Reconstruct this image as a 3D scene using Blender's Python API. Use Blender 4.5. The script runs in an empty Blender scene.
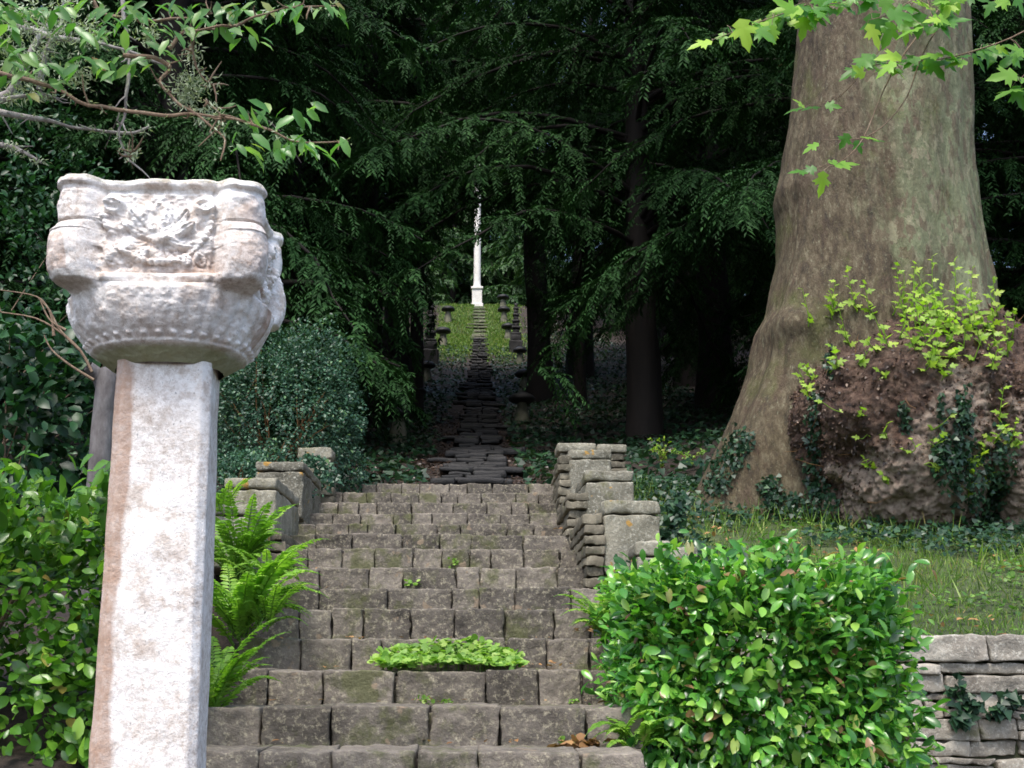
import bpy, math, random
import numpy as np
from mathutils import Vector, Matrix
from mathutils.bvhtree import BVHTree

random.seed(7)
RNG = np.random.default_rng(7)
S = bpy.context.scene
COL = S.collection
R = math.radians

# ------------------------------------------------------------------ camera
FPX = 1200.0
PITCH = R(12.95); YAW = R(1.63)
EYE = np.array([0.0, 0.0, 1.64])
cam_d = bpy.data.cameras.new('camera'); cam = bpy.data.objects.new('camera', cam_d); COL.objects.link(cam)
cam_d.sensor_width = 36.0; cam_d.lens = FPX / 1024 * 36.0; cam_d.clip_end = 2000; cam_d.clip_start = 0.05
cam.location = EYE; cam.rotation_euler = (R(90) + PITCH, 0, -YAW)
S.camera = cam
# ------------------------------------------------------------------ light
SUN_EL, SUN_AZ = R(62), R(200)        # azimuth clockwise from +y (north); light comes from behind the camera, left
w = bpy.data.worlds.new('World'); S.world = w; w.use_nodes = True
nt = w.node_tree; nt.nodes.clear()
sky = nt.nodes.new('ShaderNodeTexSky'); sky.sky_type = 'NISHITA'; sky.sun_disc = False
sky.sun_elevation = SUN_EL; sky.sun_rotation = SUN_AZ; sky.dust_density = 3.0; sky.air_density = 1.0; sky.ozone_density = 1.0
bg = nt.nodes.new('ShaderNodeBackground'); bg.inputs[1].default_value = 0.15
wo = nt.nodes.new('ShaderNodeOutputWorld')
nt.links.new(sky.outputs[0], bg.inputs[0]); nt.links.new(bg.outputs[0], wo.inputs[0])
sd = bpy.data.lights.new('sun', 'SUN'); sd.energy = 1.5; sd.angle = R(20); sd.color = (1.0, 0.96, 0.9)
so = bpy.data.objects.new('sun', sd); COL.objects.link(so)
sv = Vector((math.sin(SUN_AZ) * math.cos(SUN_EL), math.cos(SUN_AZ) * math.cos(SUN_EL), math.sin(SUN_EL)))
so.rotation_euler = sv.to_track_quat('Z', 'Y').to_euler(); so.location = sv * 50
S.view_settings.view_transform = 'Standard'; S.view_settings.look = 'None'
S.view_settings.exposure = 1.35; S.view_settings.gamma = 1.0; S.view_settings.use_curve_mapping = False
S.cycles.max_bounces = 5; S.cycles.diffuse_bounces = 3; S.cycles.glossy_bounces = 2
S.cycles.transmission_bounces = 3; S.cycles.transparent_max_bounces = 4
S.cycles.use_denoising = True
S.cycles.pixel_filter_type = 'BLACKMAN_HARRIS'; S.cycles.filter_width = 1.65

# ------------------------------------------------------------------ projection helpers (design time only)
_a, _p = YAW, PITCH
FW = np.array([math.sin(_a) * math.cos(_p), math.cos(_a) * math.cos(_p), math.sin(_p)])
RT = np.array([math.cos(_a), -math.sin(_a), 0.0]); UPV = np.cross(RT, FW)
def ray(px, py):
    d = FW * FPX + RT * (px - 512) + UPV * (384 - py)
    return d / np.linalg.norm(d)
def at(px, py, Y):
    d = ray(px, py); return EYE + d * (Y / d[1])

# ------------------------------------------------------------------ noise
def _hash(ix, iy, iz, seed):
    h = (ix.astype(np.int64) * 374761393 + iy.astype(np.int64) * 668265263 + iz.astype(np.int64) * 2147483647 + seed * 974634777) & 0xffffffff
    h = ((h ^ (h >> 13)) * 1274126177) & 0xffffffff
    h = h ^ (h >> 16)
    return (h & 0xffff) / 65535.0
def vnoise(P, freq=1.0, seed=0):
    P = np.asarray(P, float) * freq
    i = np.floor(P); f = P - i; f = f * f * (3 - 2 * f)
    ix, iy, iz = i[..., 0], i[..., 1], i[..., 2]
    r = 0
    for dx in (0, 1):
        for dy in (0, 1):
            for dz in (0, 1):
                wgt = (f[..., 0] if dx else 1 - f[..., 0]) * (f[..., 1] if dy else 1 - f[..., 1]) * (f[..., 2] if dz else 1 - f[..., 2])
                r = r + wgt * _hash(ix + dx, iy + dy, iz + dz, seed)
    return r * 2 - 1
def fbm(P, freq=1.0, octv=4, seed=0, gain=0.5):
    r, a = 0, 1.0
    for k in range(octv):
        r = r + a * vnoise(P, freq * 2 ** k, seed + k * 17); a *= gain
    return r

# ------------------------------------------------------------------ mesh helpers
class MB:
    """collects vertices and faces of ONE mesh"""
    def __init__(s): s.V, s.F, s.rnd, s.n = [], [], [], 0
    def add(s, V, F, rnd=0.5):
        V = np.asarray(V, float); 
        s.V.append(V); s.rnd.append(np.full(len(V), rnd) if np.isscalar(rnd) else np.asarray(rnd))
        if not isinstance(F, (list, tuple)): F = [F]
        for f in F:
            f = np.asarray(f, int)
            if f.size: s.F.append(f + s.n)
        s.n += len(V); return s
    def mesh(s, name, mat, smooth=True):
        V = np.concatenate(s.V).astype(np.float32)
        me = bpy.data.meshes.new(name)
        me.vertices.add(len(V)); me.vertices.foreach_set('co', V.ravel())
        loops = np.concatenate([f.ravel() for f in s.F]).astype(np.int32)
        tot = np.concatenate([np.full(len(f), f.shape[1]) for f in s.F]).astype(np.int32)
        st = np.concatenate([[0], np.cumsum(tot)[:-1]]).astype(np.int32)
        me.loops.add(len(loops)); me.loops.foreach_set('vertex_index', loops)
        me.polygons.add(len(tot)); me.polygons.foreach_set('loop_start', st); me.polygons.foreach_set('loop_total', tot)
        me.polygons.foreach_set('use_smooth', np.full(len(tot), smooth))
        at_ = me.attributes.new('rnd', 'FLOAT', 'POINT'); at_.data.foreach_set('value', np.concatenate(s.rnd).astype(np.float32))
        me.materials.append(mat); me.update(calc_edges=True); me.validate()
        return me
    def build(s, name, mat, parent=None, smooth=True, loc=None):
        me = s.mesh(name, mat, smooth)
        o = bpy.data.objects.new(name, me); COL.objects.link(o)
        if parent is not None: o.parent = parent
        if loc is not None: o.location = loc
        return o
def tag(o, label=None, cat=None, group=None, kind=None):
    for k, v in (('label', label), ('category', cat), ('group', group), ('kind', kind)):
        if v: o[k] = v
    return o
def empty(name, loc, label, cat, group=None):
    o = bpy.data.objects.new(name, None); COL.objects.link(o); o.location = [float(v) for v in loc]; o.empty_display_size = 0.2
    return tag(o, label, cat, group)
def put(o, parent, base):
    """parent a mesh written in world coordinates to an empty at base"""
    o.parent = parent; o.location = [-float(v) for v in base]; return o
def copy_tree(o, parent=None):
    c = o.copy(); COL.objects.link(c)
    if parent is not None: c.parent = parent
    for ch in list(o.children): copy_tree(ch, c)
    return c

def norm(v): 
    v = np.asarray(v, float); return v / (np.linalg.norm(v, axis=-1, keepdims=True) + 1e-9)
def leaf_cards(mb, tmpl, faces, P, D, N, size, width=None, rnd=None):
    """instances of a leaf template baked into the mesh builder"""
    P = np.asarray(P, float); n = len(P)
    if n == 0: return mb
    X = norm(D); Z = N - (N * X).sum(1, keepdims=True) * X; Z = norm(Z); Y = np.cross(Z, X)
    size = np.broadcast_to(np.asarray(size, float), (n,)); width = size if width is None else np.broadcast_to(width, (n,))
    T = np.asarray(tmpl)
    V = (P[:, None, :] + X[:, None, :] * (T[None, :, 0:1] * size[:, None, None]) + Y[:, None, :] * (T[None, :, 1:2] * width[:, None, None])
         + Z[:, None, :] * (T[None, :, 2:3] * size[:, None, None]))
    F = (np.arange(n)[:, None, None] * len(T) + np.asarray(faces)[None]).reshape(-1, np.asarray(faces).shape[1])
    if rnd is None: rnd = RNG.random(n)
    return mb.add(V.reshape(-1, 3), F, np.repeat(rnd, len(T)))
# leaf templates: x along, y across, z normal
T_OVAL = ([(0, 0, 0), (.3, .24, .07), (.3, 0, .0), (.3, -.24, .07), (.7, .22, .03), (.7, 0, -.03), (.7, -.22, .03), (1, 0, -.14)],
          [(0, 2, 1), (0, 3, 2), (1, 2, 5), (1, 5, 4), (2, 3, 6), (2, 6, 5), (4, 5, 7), (5, 6, 7)])
T_LAUREL = ([(0, 0, 0), (.16, .13, .03), (.16, -.13, .03), (.45, .235, .06), (.45, 0, -.01), (.45, -.235, .06), (.75, .22, .03), (.75, 0, -.05), (.75, -.22, .03), (.93, .10, -.07), (.93, -.10, -.07), (1.0, 0, -.13), (.16, 0, 0)],
            [(0, 12, 1), (0, 2, 12), (1, 12, 4), (1, 4, 3), (12, 2, 5), (12, 5, 4), (3, 4, 7), (3, 7, 6), (4, 5, 8), (4, 8, 7), (6, 7, 9), (7, 8, 10), (9, 7, 11), (7, 10, 11)])
T_NEEDLE = ([(0, 0, 0), (.45, .5, .03), (1, 0, -.12), (.45, -.5, .03)], [(0, 2, 1), (0, 3, 2)])
T_IVY = ([(0, 0, 0), (.1, .45, .05), (.45, .3, .0), (1, 0, -.08), (.45, -.3, .0), (.1, -.45, .05), (.35, 0, -.02)],
         [(0, 6, 1), (1, 6, 2), (2, 6, 3), (3, 6, 4), (4, 6, 5), (5, 6, 0)])
T_ROUND = ([(0, 0, 0), (.2, .42, .08), (.65, .48, .08), (1, .2, .02), (1, -.2, .02), (.65, -.48, .08), (.2, -.42, .08), (.5, 0, -.03)],
           [(0, 7, 1), (1, 7, 2), (2, 7, 3), (3, 7, 4), (4, 7, 5), (5, 7, 6), (6, 7, 0)])
# five lobed plane leaf: star of lobes with shallow side teeth
def _plane():
    pts = [(0, 0, 0)]
    lobes = [(-115, .42), (-95, .26), (-72, .68), (-60, .50), (-50, .60), (-35, .36), (-18, .70), (-9, .78), (0, 1.0)]
    half = []
    for a, r in lobes: half.append((a, r))
    full = half + [(-a, r) for a, r in reversed(half[:-1])]
    c = (.28, 0, .03); V = [c]
    for a, r in full:
        V.append((.28 + .78 * r * math.cos(R(a)), .78 * r * math.sin(R(a)), -.10 * r * r + .05 * abs(math.sin(R(a * 2)))))
    V.append((0, 0, 0))
    n = len(full)
    F = [(0, i, i + 1) for i in range(1, n)] + [(0, n, n + 1), (0, n + 1, 1)]
    return V, F
T_PLANE = _plane()

def tube(mb, pts, rad, sides=6, rnd=.5, rough=0.0, cap=True):
    """tapered tube through points"""
    pts = np.asarray(pts, float); n = len(pts); rad = np.broadcast_to(np.asarray(rad, float), (n,))
    T = np.gradient(pts, axis=0); T = norm(T)
    ref = np.array([0.3, 0.2, 1.0]); 
    if abs(T[0] @ norm(ref)) > .9: ref = np.array([1.0, 0.1, 0])
    U = norm(np.cross(T, ref)); W = np.cross(T, U)
    a = np.linspace(0, 2 * math.pi, sides, endpoint=False)
    V = pts[:, None, :] + (np.cos(a)[None, :, None] * U[:, None, :] + np.sin(a)[None, :, None] * W[:, None, :]) * rad[:, None, None]
    if rough: V = V + (V - pts[:, None, :]) * (rough * vnoise(V * 3, 3.0, 5)[..., None])
    i = np.arange(n - 1)[:, None] * sides; j = np.arange(sides)[None]; k = (j + 1) % sides
    F = np.stack([i + j, i + k, i + sides + k, i + sides + j], -1).reshape(-1, 4)
    V = V.reshape(-1, 3)
    return mb.add(V, F, rnd)
def smooth_path(pts, n):
    pts = np.asarray(pts, float); m = len(pts); t = np.linspace(0, m - 1, n); out = []
    for x in t:
        i = min(int(x), m - 2); f = x - i
        p0, p1, p2, p3 = pts[max(i - 1, 0)], pts[i], pts[i + 1], pts[min(i + 2, m - 1)]
        out.append(.5 * ((2 * p1) + (-p0 + p2) * f + (2 * p0 - 5 * p1 + 4 * p2 - p3) * f * f + (-p0 + 3 * p1 - 3 * p2 + p3) * f ** 3))
    return np.array(out)

_cubes = {}
def cube_t(n):
    """welded unit cube grid, verts in -1..1, with edge loops close to the edges"""
    if n in _cubes: return _cubes[n]
    nx, ny, nz = n
    def ts(k): 
        return np.concatenate([[-1, -.93], np.linspace(-.8, .8, k), [.93, 1]])
    V, F = [], []; base = 0
    for ax in range(3):
        o = [k for k in range(3) if k != ax]
        A, B = ts(n[o[0]]), ts(n[o[1]])
        for s in (-1, 1):
            g = np.zeros((len(A), len(B), 3)); g[..., o[0]] = A[:, None]; g[..., o[1]] = B[None]; g[..., ax] = s
            V.append(g.reshape(-1, 3))
            i = np.arange(len(A) - 1)[:, None] * len(B); j = np.arange(len(B) - 1)[None]
            q = np.stack([i + j, i + len(B) + j, i + len(B) + j + 1, i + j + 1], -1).reshape(-1, 4) + base
            flip = (s == 1) != (ax != 1)
            F.append(q[:, ::-1] if flip else q); base += len(A) * len(B)
    V = np.concatenate(V); F = np.concatenate(F)
    u, inv = np.unique(np.round(V, 5), axis=0, return_inverse=True)
    _cubes[n] = (u, inv.reshape(-1)[F]); return _cubes[n]
def block(mb, x0, x1, y0, y1, z0, z1, r=.015, amp=.008, freq=14, n=(5, 3, 3), rnd=None, seed=None, skew=0.0, M=None):
    """a rough hewn stone with worn rounded edges"""
    U, F = cube_t(n); seed = random.randrange(9999) if seed is None else seed
    h = np.array([(x1 - x0) / 2, (y1 - y0) / 2, (z1 - z0) / 2]); c = np.array([(x1 + x0) / 2, (y1 + y0) / 2, (z1 + z0) / 2])
    r = min(r, h.min() * .7)
    Q = U * h; inner = np.clip(Q, -(h - r), h - r); d = Q - inner; L = np.linalg.norm(d, axis=1, keepdims=True)
    V = inner + d / L * r
    if skew:
        k = [random.uniform(-skew, skew) for _ in range(4)]
        V[:, 0] += V[:, 2] * k[0]; V[:, 2] += V[:, 0] * k[1] * .3; V[:, 1] += V[:, 0] * k[2] * .4; V[:, 1] += V[:, 2] * k[3] * .5
    nv = np.stack([fbm(V + seed * 1.37, freq, 3, s) for s in (1, 2, 3)], 1)
    V = V + nv * amp + c
    if M is not None: V = V @ M[:3, :3].T + M[:3, 3]
    return mb.add(V, F, random.random() if rnd is None else rnd)

# ------------------------------------------------------------------ materials
def new_mat(name):
    m = bpy.data.materials.new(name); m.use_nodes = True; t = m.node_tree
    return m, t, t.nodes['Principled BSDF']
def noise_node(t, scale, detail=4, rough=.55, vec=None):
    n = t.nodes.new('ShaderNodeTexNoise'); n.inputs['Scale'].default_value = scale; n.inputs['Detail'].default_value = detail; n.inputs['Roughness'].default_value = rough
    if vec is not None: t.links.new(vec, n.inputs['Vector'])
    return n
def ramp(t, src, stops):
    r = t.nodes.new('ShaderNodeValToRGB'); e = r.color_ramp.elements
    while len(e) < len(stops): e.new(.5)
    for k, (p, c) in enumerate(stops):
        e[k].position = p; e[k].color = (c[0], c[1], c[2], 1) if not np.isscalar(c) else (c, c, c, 1)
    t.links.new(src, r.inputs[0]); return r
def mix(t, fac, a, b, mode='MIX'):
    m = t.nodes.new('ShaderNodeMix'); m.data_type = 'RGBA'; m.blend_type = mode
    for s, v in ((0, fac), (6, a), (7, b)):
        if hasattr(v, 'is_linked') or hasattr(v, 'links'): t.links.new(v, m.inputs[s])
        elif s == 0: m.inputs[0].default_value = v
        else: m.inputs[s].default_value = (v[0], v[1], v[2], 1)
    return m.outputs[2]
def bump(t, bs, src, strength=.4, dist=.01):
    b = t.nodes.new('ShaderNodeBump'); b.inputs['Strength'].default_value = strength; b.inputs['Distance'].default_value = dist
    t.links.new(src, b.inputs['Height']); t.links.new(b.outputs[0], bs.inputs['Normal']); return b
def attr(t, name='rnd'):
    a = t.nodes.new('ShaderNodeAttribute'); a.attribute_name = name; return a.outputs['Fac']
def geo_pos(t):
    return t.nodes.new('ShaderNodeNewGeometry').outputs['Position']
def leaf_mat(name, stops, rough=.45, spec=.5, trans=.35, vein=False):
    m, t, b = new_mat(name)
    r = ramp(t, attr(t), stops)
    n = noise_node(t, 1.6, 3, .6, geo_pos(t)); v = ramp(t, n.outputs[0], [(.3, .75), (.7, 1.2)])
    c = mix(t, 1.0, r.outputs[0], v.outputs[0], 'MULTIPLY')
    t.links.new(c, b.inputs['Base Color']); b.inputs['Roughness'].default_value = rough; b.inputs['Specular IOR Level'].default_value = spec
    if trans:
        tr = t.nodes.new('ShaderNodeBsdfTranslucent'); c2 = mix(t, 1.0, c, (1.25, 1.5, .55), 'MULTIPLY'); t.links.new(c2, tr.inputs[0])
        ms = t.nodes.new('ShaderNodeMixShader'); ms.inputs[0].default_value = trans
        t.links.new(b.outputs[0], ms.inputs[1]); t.links.new(tr.outputs[0], ms.inputs[2])
        t.links.new(ms.outputs[0], t.nodes['Material Output'].inputs[0])
    return m
def stone_mat(name, base, dark, lichen, lic_amt=.6, moss=None, moss_amt=.62, spots=None, scale=1.0, rough=.85, bmp=.5, var=.35):
    m, t, b = new_mat(name); P = geo_pos(t)
    n1 = noise_node(t, 5 * scale, 6, .65, P); c = ramp(t, n1.outputs[0], [(.3, dark), (.65, base)]).outputs[0]
    vr = ramp(t, attr(t), [(0, 1 - var), (1, 1 + var)]); c = mix(t, 1.0, c, vr.outputs[0], 'MULTIPLY')
    n2 = noise_node(t, 38 * scale, 9, .8, P); k = ramp(t, n2.outputs[0], [(lic_amt - .03, 0), (lic_amt + .10, .9)]); c = mix(t, k.outputs[0], c, lichen)
    if moss:
        n3 = noise_node(t, 3.3 * scale, 6, .7, P); k = ramp(t, n3.outputs[0], [(moss_amt, 0), (moss_amt + .1, .8)]); c = mix(t, k.outputs[0], c, moss)
    if spots:
        n4 = noise_node(t, 9 * scale, 4, .5, P); k = ramp(t, n4.outputs[0], [(.66, 0), (.69, .85)]); c = mix(t, k.outputs[0], c, spots)
    t.links.new(c, b.inputs['Base Color']); b.inputs['Roughness'].default_value = rough; b.inputs['Specular IOR Level'].default_value = .35
    n5 = noise_node(t, 45 * scale, 6, .7, P); bump(t, b, n5.outputs[0], bmp, .012)
    return m
M = {}
M['step'] = stone_mat('step_stone', (.172, .150, .124), (.056, .048, .040), (.37, .335, .24), .545, (.080, .086, .032), .525, (.23, .175, .12), var=.42, bmp=1.0)
M['wall'] = stone_mat('wall_stone', (.42, .385, .32), (.18, .155, .125), (.58, .55, .47), .55, (.13, .13, .06), .60, None, var=.3, bmp=1.0)
M['cap'] = stone_mat('coping_stone', (.24, .225, .175), (.085, .08, .058), (.42, .41, .34), .54, (.10, .10, .04), .55, (.34, .19, .035), bmp=1.0)
M['rubble'] = stone_mat('rubble_stone', (.17, .15, .11), (.05, .045, .03), (.30, .28, .21), .56, (.09, .10, .035), .56, None)
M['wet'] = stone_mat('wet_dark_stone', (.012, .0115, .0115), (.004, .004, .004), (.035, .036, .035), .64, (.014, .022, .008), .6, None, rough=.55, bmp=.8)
M['staddle'] = stone_mat('staddle_stone', (.17, .165, .12), (.07, .075, .05), (.3, .3, .24), .62, (.06, .09, .03), .55, None)
M['obelisk'] = stone_mat('pale_column_stone', (.74, .72, .67), (.52, .50, .44), (.82, .80, .76), .5, None, var=.05, bmp=.2)

def column_mat():
    m, t, b = new_mat('lichened_limestone'); P = geo_pos(t)
    n1 = noise_node(t, 14, 8, .72, P); c = ramp(t, n1.outputs[0], [(.30, (.36, .27, .215)), (.43, (.62, .55, .49)), (.53, (.90, .88, .86))]).outputs[0]
    n2 = noise_node(t, 2.4, 4, .6, P); k = ramp(t, n2.outputs[0], [(.36, .1), (.60, .85)])
    n3 = noise_node(t, 55, 8, .85, P); c2 = ramp(t, n3.outputs[0], [(.40, (.32, .25, .20)), (.50, (.62, .56, .52)), (.6, (.86, .83, .80))]).outputs[0]
    c = mix(t, k.outputs[0], c, c2)
    n8 = noise_node(t, 26, 9, .8, P); k8 = ramp(t, n8.outputs[0], [(.57, 0), (.66, .75)]); c = mix(t, k8.outputs[0], c, (.40, .36, .35))
    n9 = noise_node(t, 110, 4, .7, P); k9 = ramp(t, n9.outputs[0], [(.62, 0), (.68, .7)]); c = mix(t, k9.outputs[0], c, (.16, .14, .13))
    # brown strip, weathered patches and painted capital shade, baked in as 'rnd'
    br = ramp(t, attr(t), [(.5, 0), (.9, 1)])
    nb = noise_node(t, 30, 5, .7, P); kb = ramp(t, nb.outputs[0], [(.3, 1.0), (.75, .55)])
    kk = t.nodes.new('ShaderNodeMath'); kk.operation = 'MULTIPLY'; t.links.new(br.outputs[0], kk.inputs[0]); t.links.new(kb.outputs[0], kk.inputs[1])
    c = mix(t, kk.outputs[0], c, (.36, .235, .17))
    gr = ramp(t, attr(t), [(.0, 1), (.3, 0)]); c = mix(t, gr.outputs[0], c, (.22, .23, .10))
    t.links.new(c, b.inputs['Base Color']); b.inputs['Roughness'].default_value = .9; b.inputs['Specular IOR Level'].default_value = .25
    n4 = noise_node(t, 70, 8, .75, P); n5 = noise_node(t, 18, 5, .6, P)
    a = t.nodes.new('ShaderNodeMath'); a.operation = 'ADD'; t.links.new(n4.outputs[0], a.inputs[0]); t.links.new(n5.outputs[0], a.inputs[1])
    bump(t, b, a.outputs[0], .55, .012); return m
M['column'] = column_mat()

def bark_mat(name, stops, scale=4.0, stretch=.25, rough=.85, bmp=.5):
    m, t, b = new_mat(name)
    mp = t.nodes.new('ShaderNodeMapping'); mp.inputs['Scale'].default_value = (1, 1, stretch); t.links.new(geo_pos(t), mp.inputs[0])
    n = noise_node(t, scale, 8, .7, mp.outputs[0]); c = ramp(t, n.outputs[0], stops)
    t.links.new(c.outputs[0], b.inputs['Base Color']); b.inputs['Roughness'].default_value = rough; b.inputs['Specular IOR Level'].default_value = .3
    bump(t, b, n.outputs[0], bmp, .03); return m
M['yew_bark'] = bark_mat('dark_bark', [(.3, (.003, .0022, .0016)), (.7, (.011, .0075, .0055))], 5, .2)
M['grey_bark'] = bark_mat('grey_lichen_bark', [(.3, (.12, .10, .10)), (.5, (.26, .24, .23)), (.7, (.38, .38, .36))], 14, .4)
M['pollard'] = bark_mat('dark_grey_bark', [(.3, (.05, .042, .042)), (.5, (.12, .11, .11)), (.7, (.20, .19, .19))], 12, .4)
M['twig'] = bark_mat('twig_bark', [(.3, (.10, .06, .04)), (.6, (.22, .16, .11)), (.75, (.34, .36, .28))], 40, .6)
M['orange_stem'] = bark_mat('orange_stem', [(.3, (.10, .05, .02)), (.7, (.20, .11, .045))], 20, .6)

def plane_bark():
    m, t, b = new_mat('mottled_plane_bark'); P = geo_pos(t)
    mp = t.nodes.new('ShaderNodeMapping'); mp.inputs['Scale'].default_value = (1, 1, .45); t.links.new(P, mp.inputs[0])
    n1 = noise_node(t, 2.2, 6, .65, mp.outputs[0])
    c = ramp(t, n1.outputs[0], [(.30, (.046, .038, .020)), (.42, (.098, .100, .052)), (.55, (.148, .166, .088)), (.72, (.225, .240, .140))]).outputs[0]
    # flaking plates: stretched cells, some brown, some pale
    v = t.nodes.new('ShaderNodeTexVoronoi'); v.inputs['Scale'].default_value = 20; v.inputs['Randomness'].default_value = 1
    dn = noise_node(t, 9, 4, .6, P); add = t.nodes.new('ShaderNodeMix'); add.data_type = 'VECTOR'; add.inputs[0].default_value = .12
    t.links.new(mp.outputs[0], add.inputs[4]); t.links.new(dn.outputs['Color'], add.inputs[5]); t.links.new(add.outputs[1], v.inputs['Vector'])
    sp = t.nodes.new('ShaderNodeSeparateColor'); t.links.new(v.outputs['Color'], sp.inputs[0])
    k = ramp(t, sp.outputs[0], [(.72, 0), (.76, .6)]); c = mix(t, k.outputs[0], c, (.10, .06, .04))
    k = ramp(t, sp.outputs[1], [(.80, 0), (.84, .55)]); c = mix(t, k.outputs[0], c, (.24, .22, .14))
    # brown side and mossy edge (rnd: 0 = pale olive bark, 1 = brown bark)
    mp2 = t.nodes.new('ShaderNodeMapping'); mp2.inputs['Scale'].default_value = (1, 1, .35); t.links.new(P, mp2.inputs[0])
    n2 = noise_node(t, 14, 5, .7, mp2.outputs[0]); br = ramp(t, n2.outputs[0], [(.34, (.026, .017, .010)), (.50, (.070, .050, .027)), (.68, (.150, .125, .078))]).outputs[0]
    n3 = noise_node(t, 3, 4, .6, mp.outputs[0])
    s = t.nodes.new('ShaderNodeMath'); s.operation = 'ADD'; t.links.new(attr(t), s.inputs[0]); t.links.new(n3.outputs[0], s.inputs[1])
    k = ramp(t, s.outputs[0], [(.78, 0), (1.10, .95)]); c = mix(t, k.outputs[0], c, br)
    n4 = noise_node(t, 1.7, 5, .65, P); k = ramp(t, n4.outputs[0], [(.54, 0), (.66, .7)]); c = mix(t, k.outputs[0], c, (.070, .078, .018))
    n6 = noise_node(t, 34, 7, .75, mp.outputs[0]); k = ramp(t, n6.outputs[0], [(.56, 0), (.66, .6)]); c = mix(t, k.outputs[0], c, (.24, .235, .155))
    k = ramp(t, n6.outputs[0], [(.34, .7), (.44, 0)]); c = mix(t, k.outputs[0], c, (.055, .038, .026))
    n7 = noise_node(t, 6, 6, .7, mp.outputs[0]); k = ramp(t, n7.outputs[0], [(.54, 0), (.64, .55)]); c = mix(t, k.outputs[0], c, (.068, .042, .026))
    n10 = noise_node(t, 2.6, 6, .7, P); k = ramp(t, n10.outputs[0], [(.52, 0), (.68, .5)]); c = mix(t, k.outputs[0], c, (.078, .066, .034))
    t.links.new(c, b.inputs['Base Color']); b.inputs['Roughness'].default_value = .75; b.inputs['Specular IOR Level'].default_value = .35
    n5 = noise_node(t, 22, 7, .7, mp.outputs[0]); bump(t, b, n5.outputs[0], .8, .05); return m
M['plane'] = plane_bark()
def burr_mat():
    m, t, b = new_mat('burr_bark'); P = geo_pos(t)
    n1 = noise_node(t, 9, 8, .75, P); c = ramp(t, n1.outputs[0], [(.35, (.016, .008, .005)), (.5, (.070, .036, .021)), (.66, (.17, .11, .075))]).outputs[0]
    n2 = noise_node(t, 16, 6, .7, P); c2 = ramp(t, n2.outputs[0], [(.3, (.10, .066, .046)), (.5, (.25, .19, .145)), (.7, (.38, .31, .245))]).outputs[0]
    n3 = noise_node(t, 2.3, 4, .6, P); s = t.nodes.new('ShaderNodeMath'); s.operation = 'ADD'; t.links.new(attr(t), s.inputs[0]); t.links.new(n3.outputs[0], s.inputs[1])
    k = ramp(t, s.outputs[0], [(.92, 0), (1.15, 1)]); c = mix(t, k.outputs[0], c, c2)
    t.links.new(c, b.inputs['Base Color']); b.inputs['Roughness'].default_value = .6; b.inputs['Specular IOR Level'].default_value = .45
    n5 = noise_node(t, 30, 8, .8, P); bump(t, b, n5.outputs[0], .9, .04); return m
M['burr'] = burr_mat()

def ground_mat():
    m, t, b = new_mat('woodland_floor'); P = geo_pos(t)
    n1 = noise_node(t, 3.5, 8, .7, P); c = ramp(t, n1.outputs[0], [(.3, (.012, .008, .0055)), (.6, (.034, .022, .015)), (.8, (.07, .042, .027))]).outputs[0]
    n2 = noise_node(t, 8, 8, .7, P); g = ramp(t, n2.outputs[0], [(.3, (.02, .03, .009)), (.55, (.055, .08, .022)), (.75, (.11, .13, .045))]).outputs[0]
    n3 = noise_node(t, 1.3, 5, .6, P); s = t.nodes.new('ShaderNodeMath'); s.operation = 'ADD'; t.links.new(attr(t), s.inputs[0]); t.links.new(n3.outputs[0], s.inputs[1])
    k = ramp(t, s.outputs[0], [(.85, 0), (1.1, 1)]); c = mix(t, k.outputs[0], c, g)
    t.links.new(c, b.inputs['Base Color']); b.inputs['Roughness'].default_value = .9
    n5 = noise_node(t, 25, 8, .7, P); bump(t, b, n5.outputs[0], .8, .05); return m
M['ground'] = ground_mat()
# leaves
M['laurel'] = leaf_mat('laurel_leaf', [(0, (.02, .085, .016)), (.4, (.07, .24, .034)), (.75, (.16, .39, .055)), (.96, (.30, .50, .09)), (.985, (.26, .15, .08)), (1, (.30, .17, .09))], .26, .6, .35)
M['hedge'] = leaf_mat('hedge_leaf', [(0, (.035, .10, .015)), (.5, (.075, .20, .022)), (.85, (.15, .32, .035)), (.985, (.26, .42, .06)), (1, (.26, .14, .05))], .3, .55, .35)
M['fern'] = leaf_mat('fern_leaf', [(0, (.10, .23, .025)), (.6, (.20, .38, .045)), (1, (.32, .48, .09))], .45, .4, .4)
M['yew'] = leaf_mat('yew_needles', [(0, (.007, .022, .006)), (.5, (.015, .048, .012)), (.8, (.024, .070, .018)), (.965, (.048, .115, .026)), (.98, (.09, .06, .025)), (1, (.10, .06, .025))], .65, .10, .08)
M['broad'] = leaf_mat('woodland_leaf', [(0, (.022, .06, .02)), (.7, (.05, .12, .035)), (1, (.11, .19, .06))], .45, .4, .3)
M['teal'] = leaf_mat('small_teal_leaf', [(0, (.014, .046, .027)), (.6, (.032, .088, .050)), (.94, (.065, .15, .08)), (1, (.10, .18, .05))], .4, .35, .15)
M['shrub'] = leaf_mat('dark_shrub_leaf', [(0, (.007, .028, .010)), (.6, (.014, .055, .018)), (1, (.03, .10, .028))], .4, .35, .2)
M['ivy'] = leaf_mat('ivy_leaf', [(0, (.008, .028, .014)), (.7, (.017, .052, .024)), (1, (.035, .09, .032))], .42, .4, .15)
M['lime'] = leaf_mat('young_plane_leaf', [(0, (.17, .30, .025)), (.6, (.28, .44, .045)), (1, (.40, .52, .08))], .45, .4, .45)
M['planeleaf'] = leaf_mat('plane_leaf', [(0, (.06, .19, .025)), (.5, (.12, .30, .035)), (.8, (.24, .44, .045)), (1, (.42, .58, .08))], .4, .45, .5)
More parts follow.
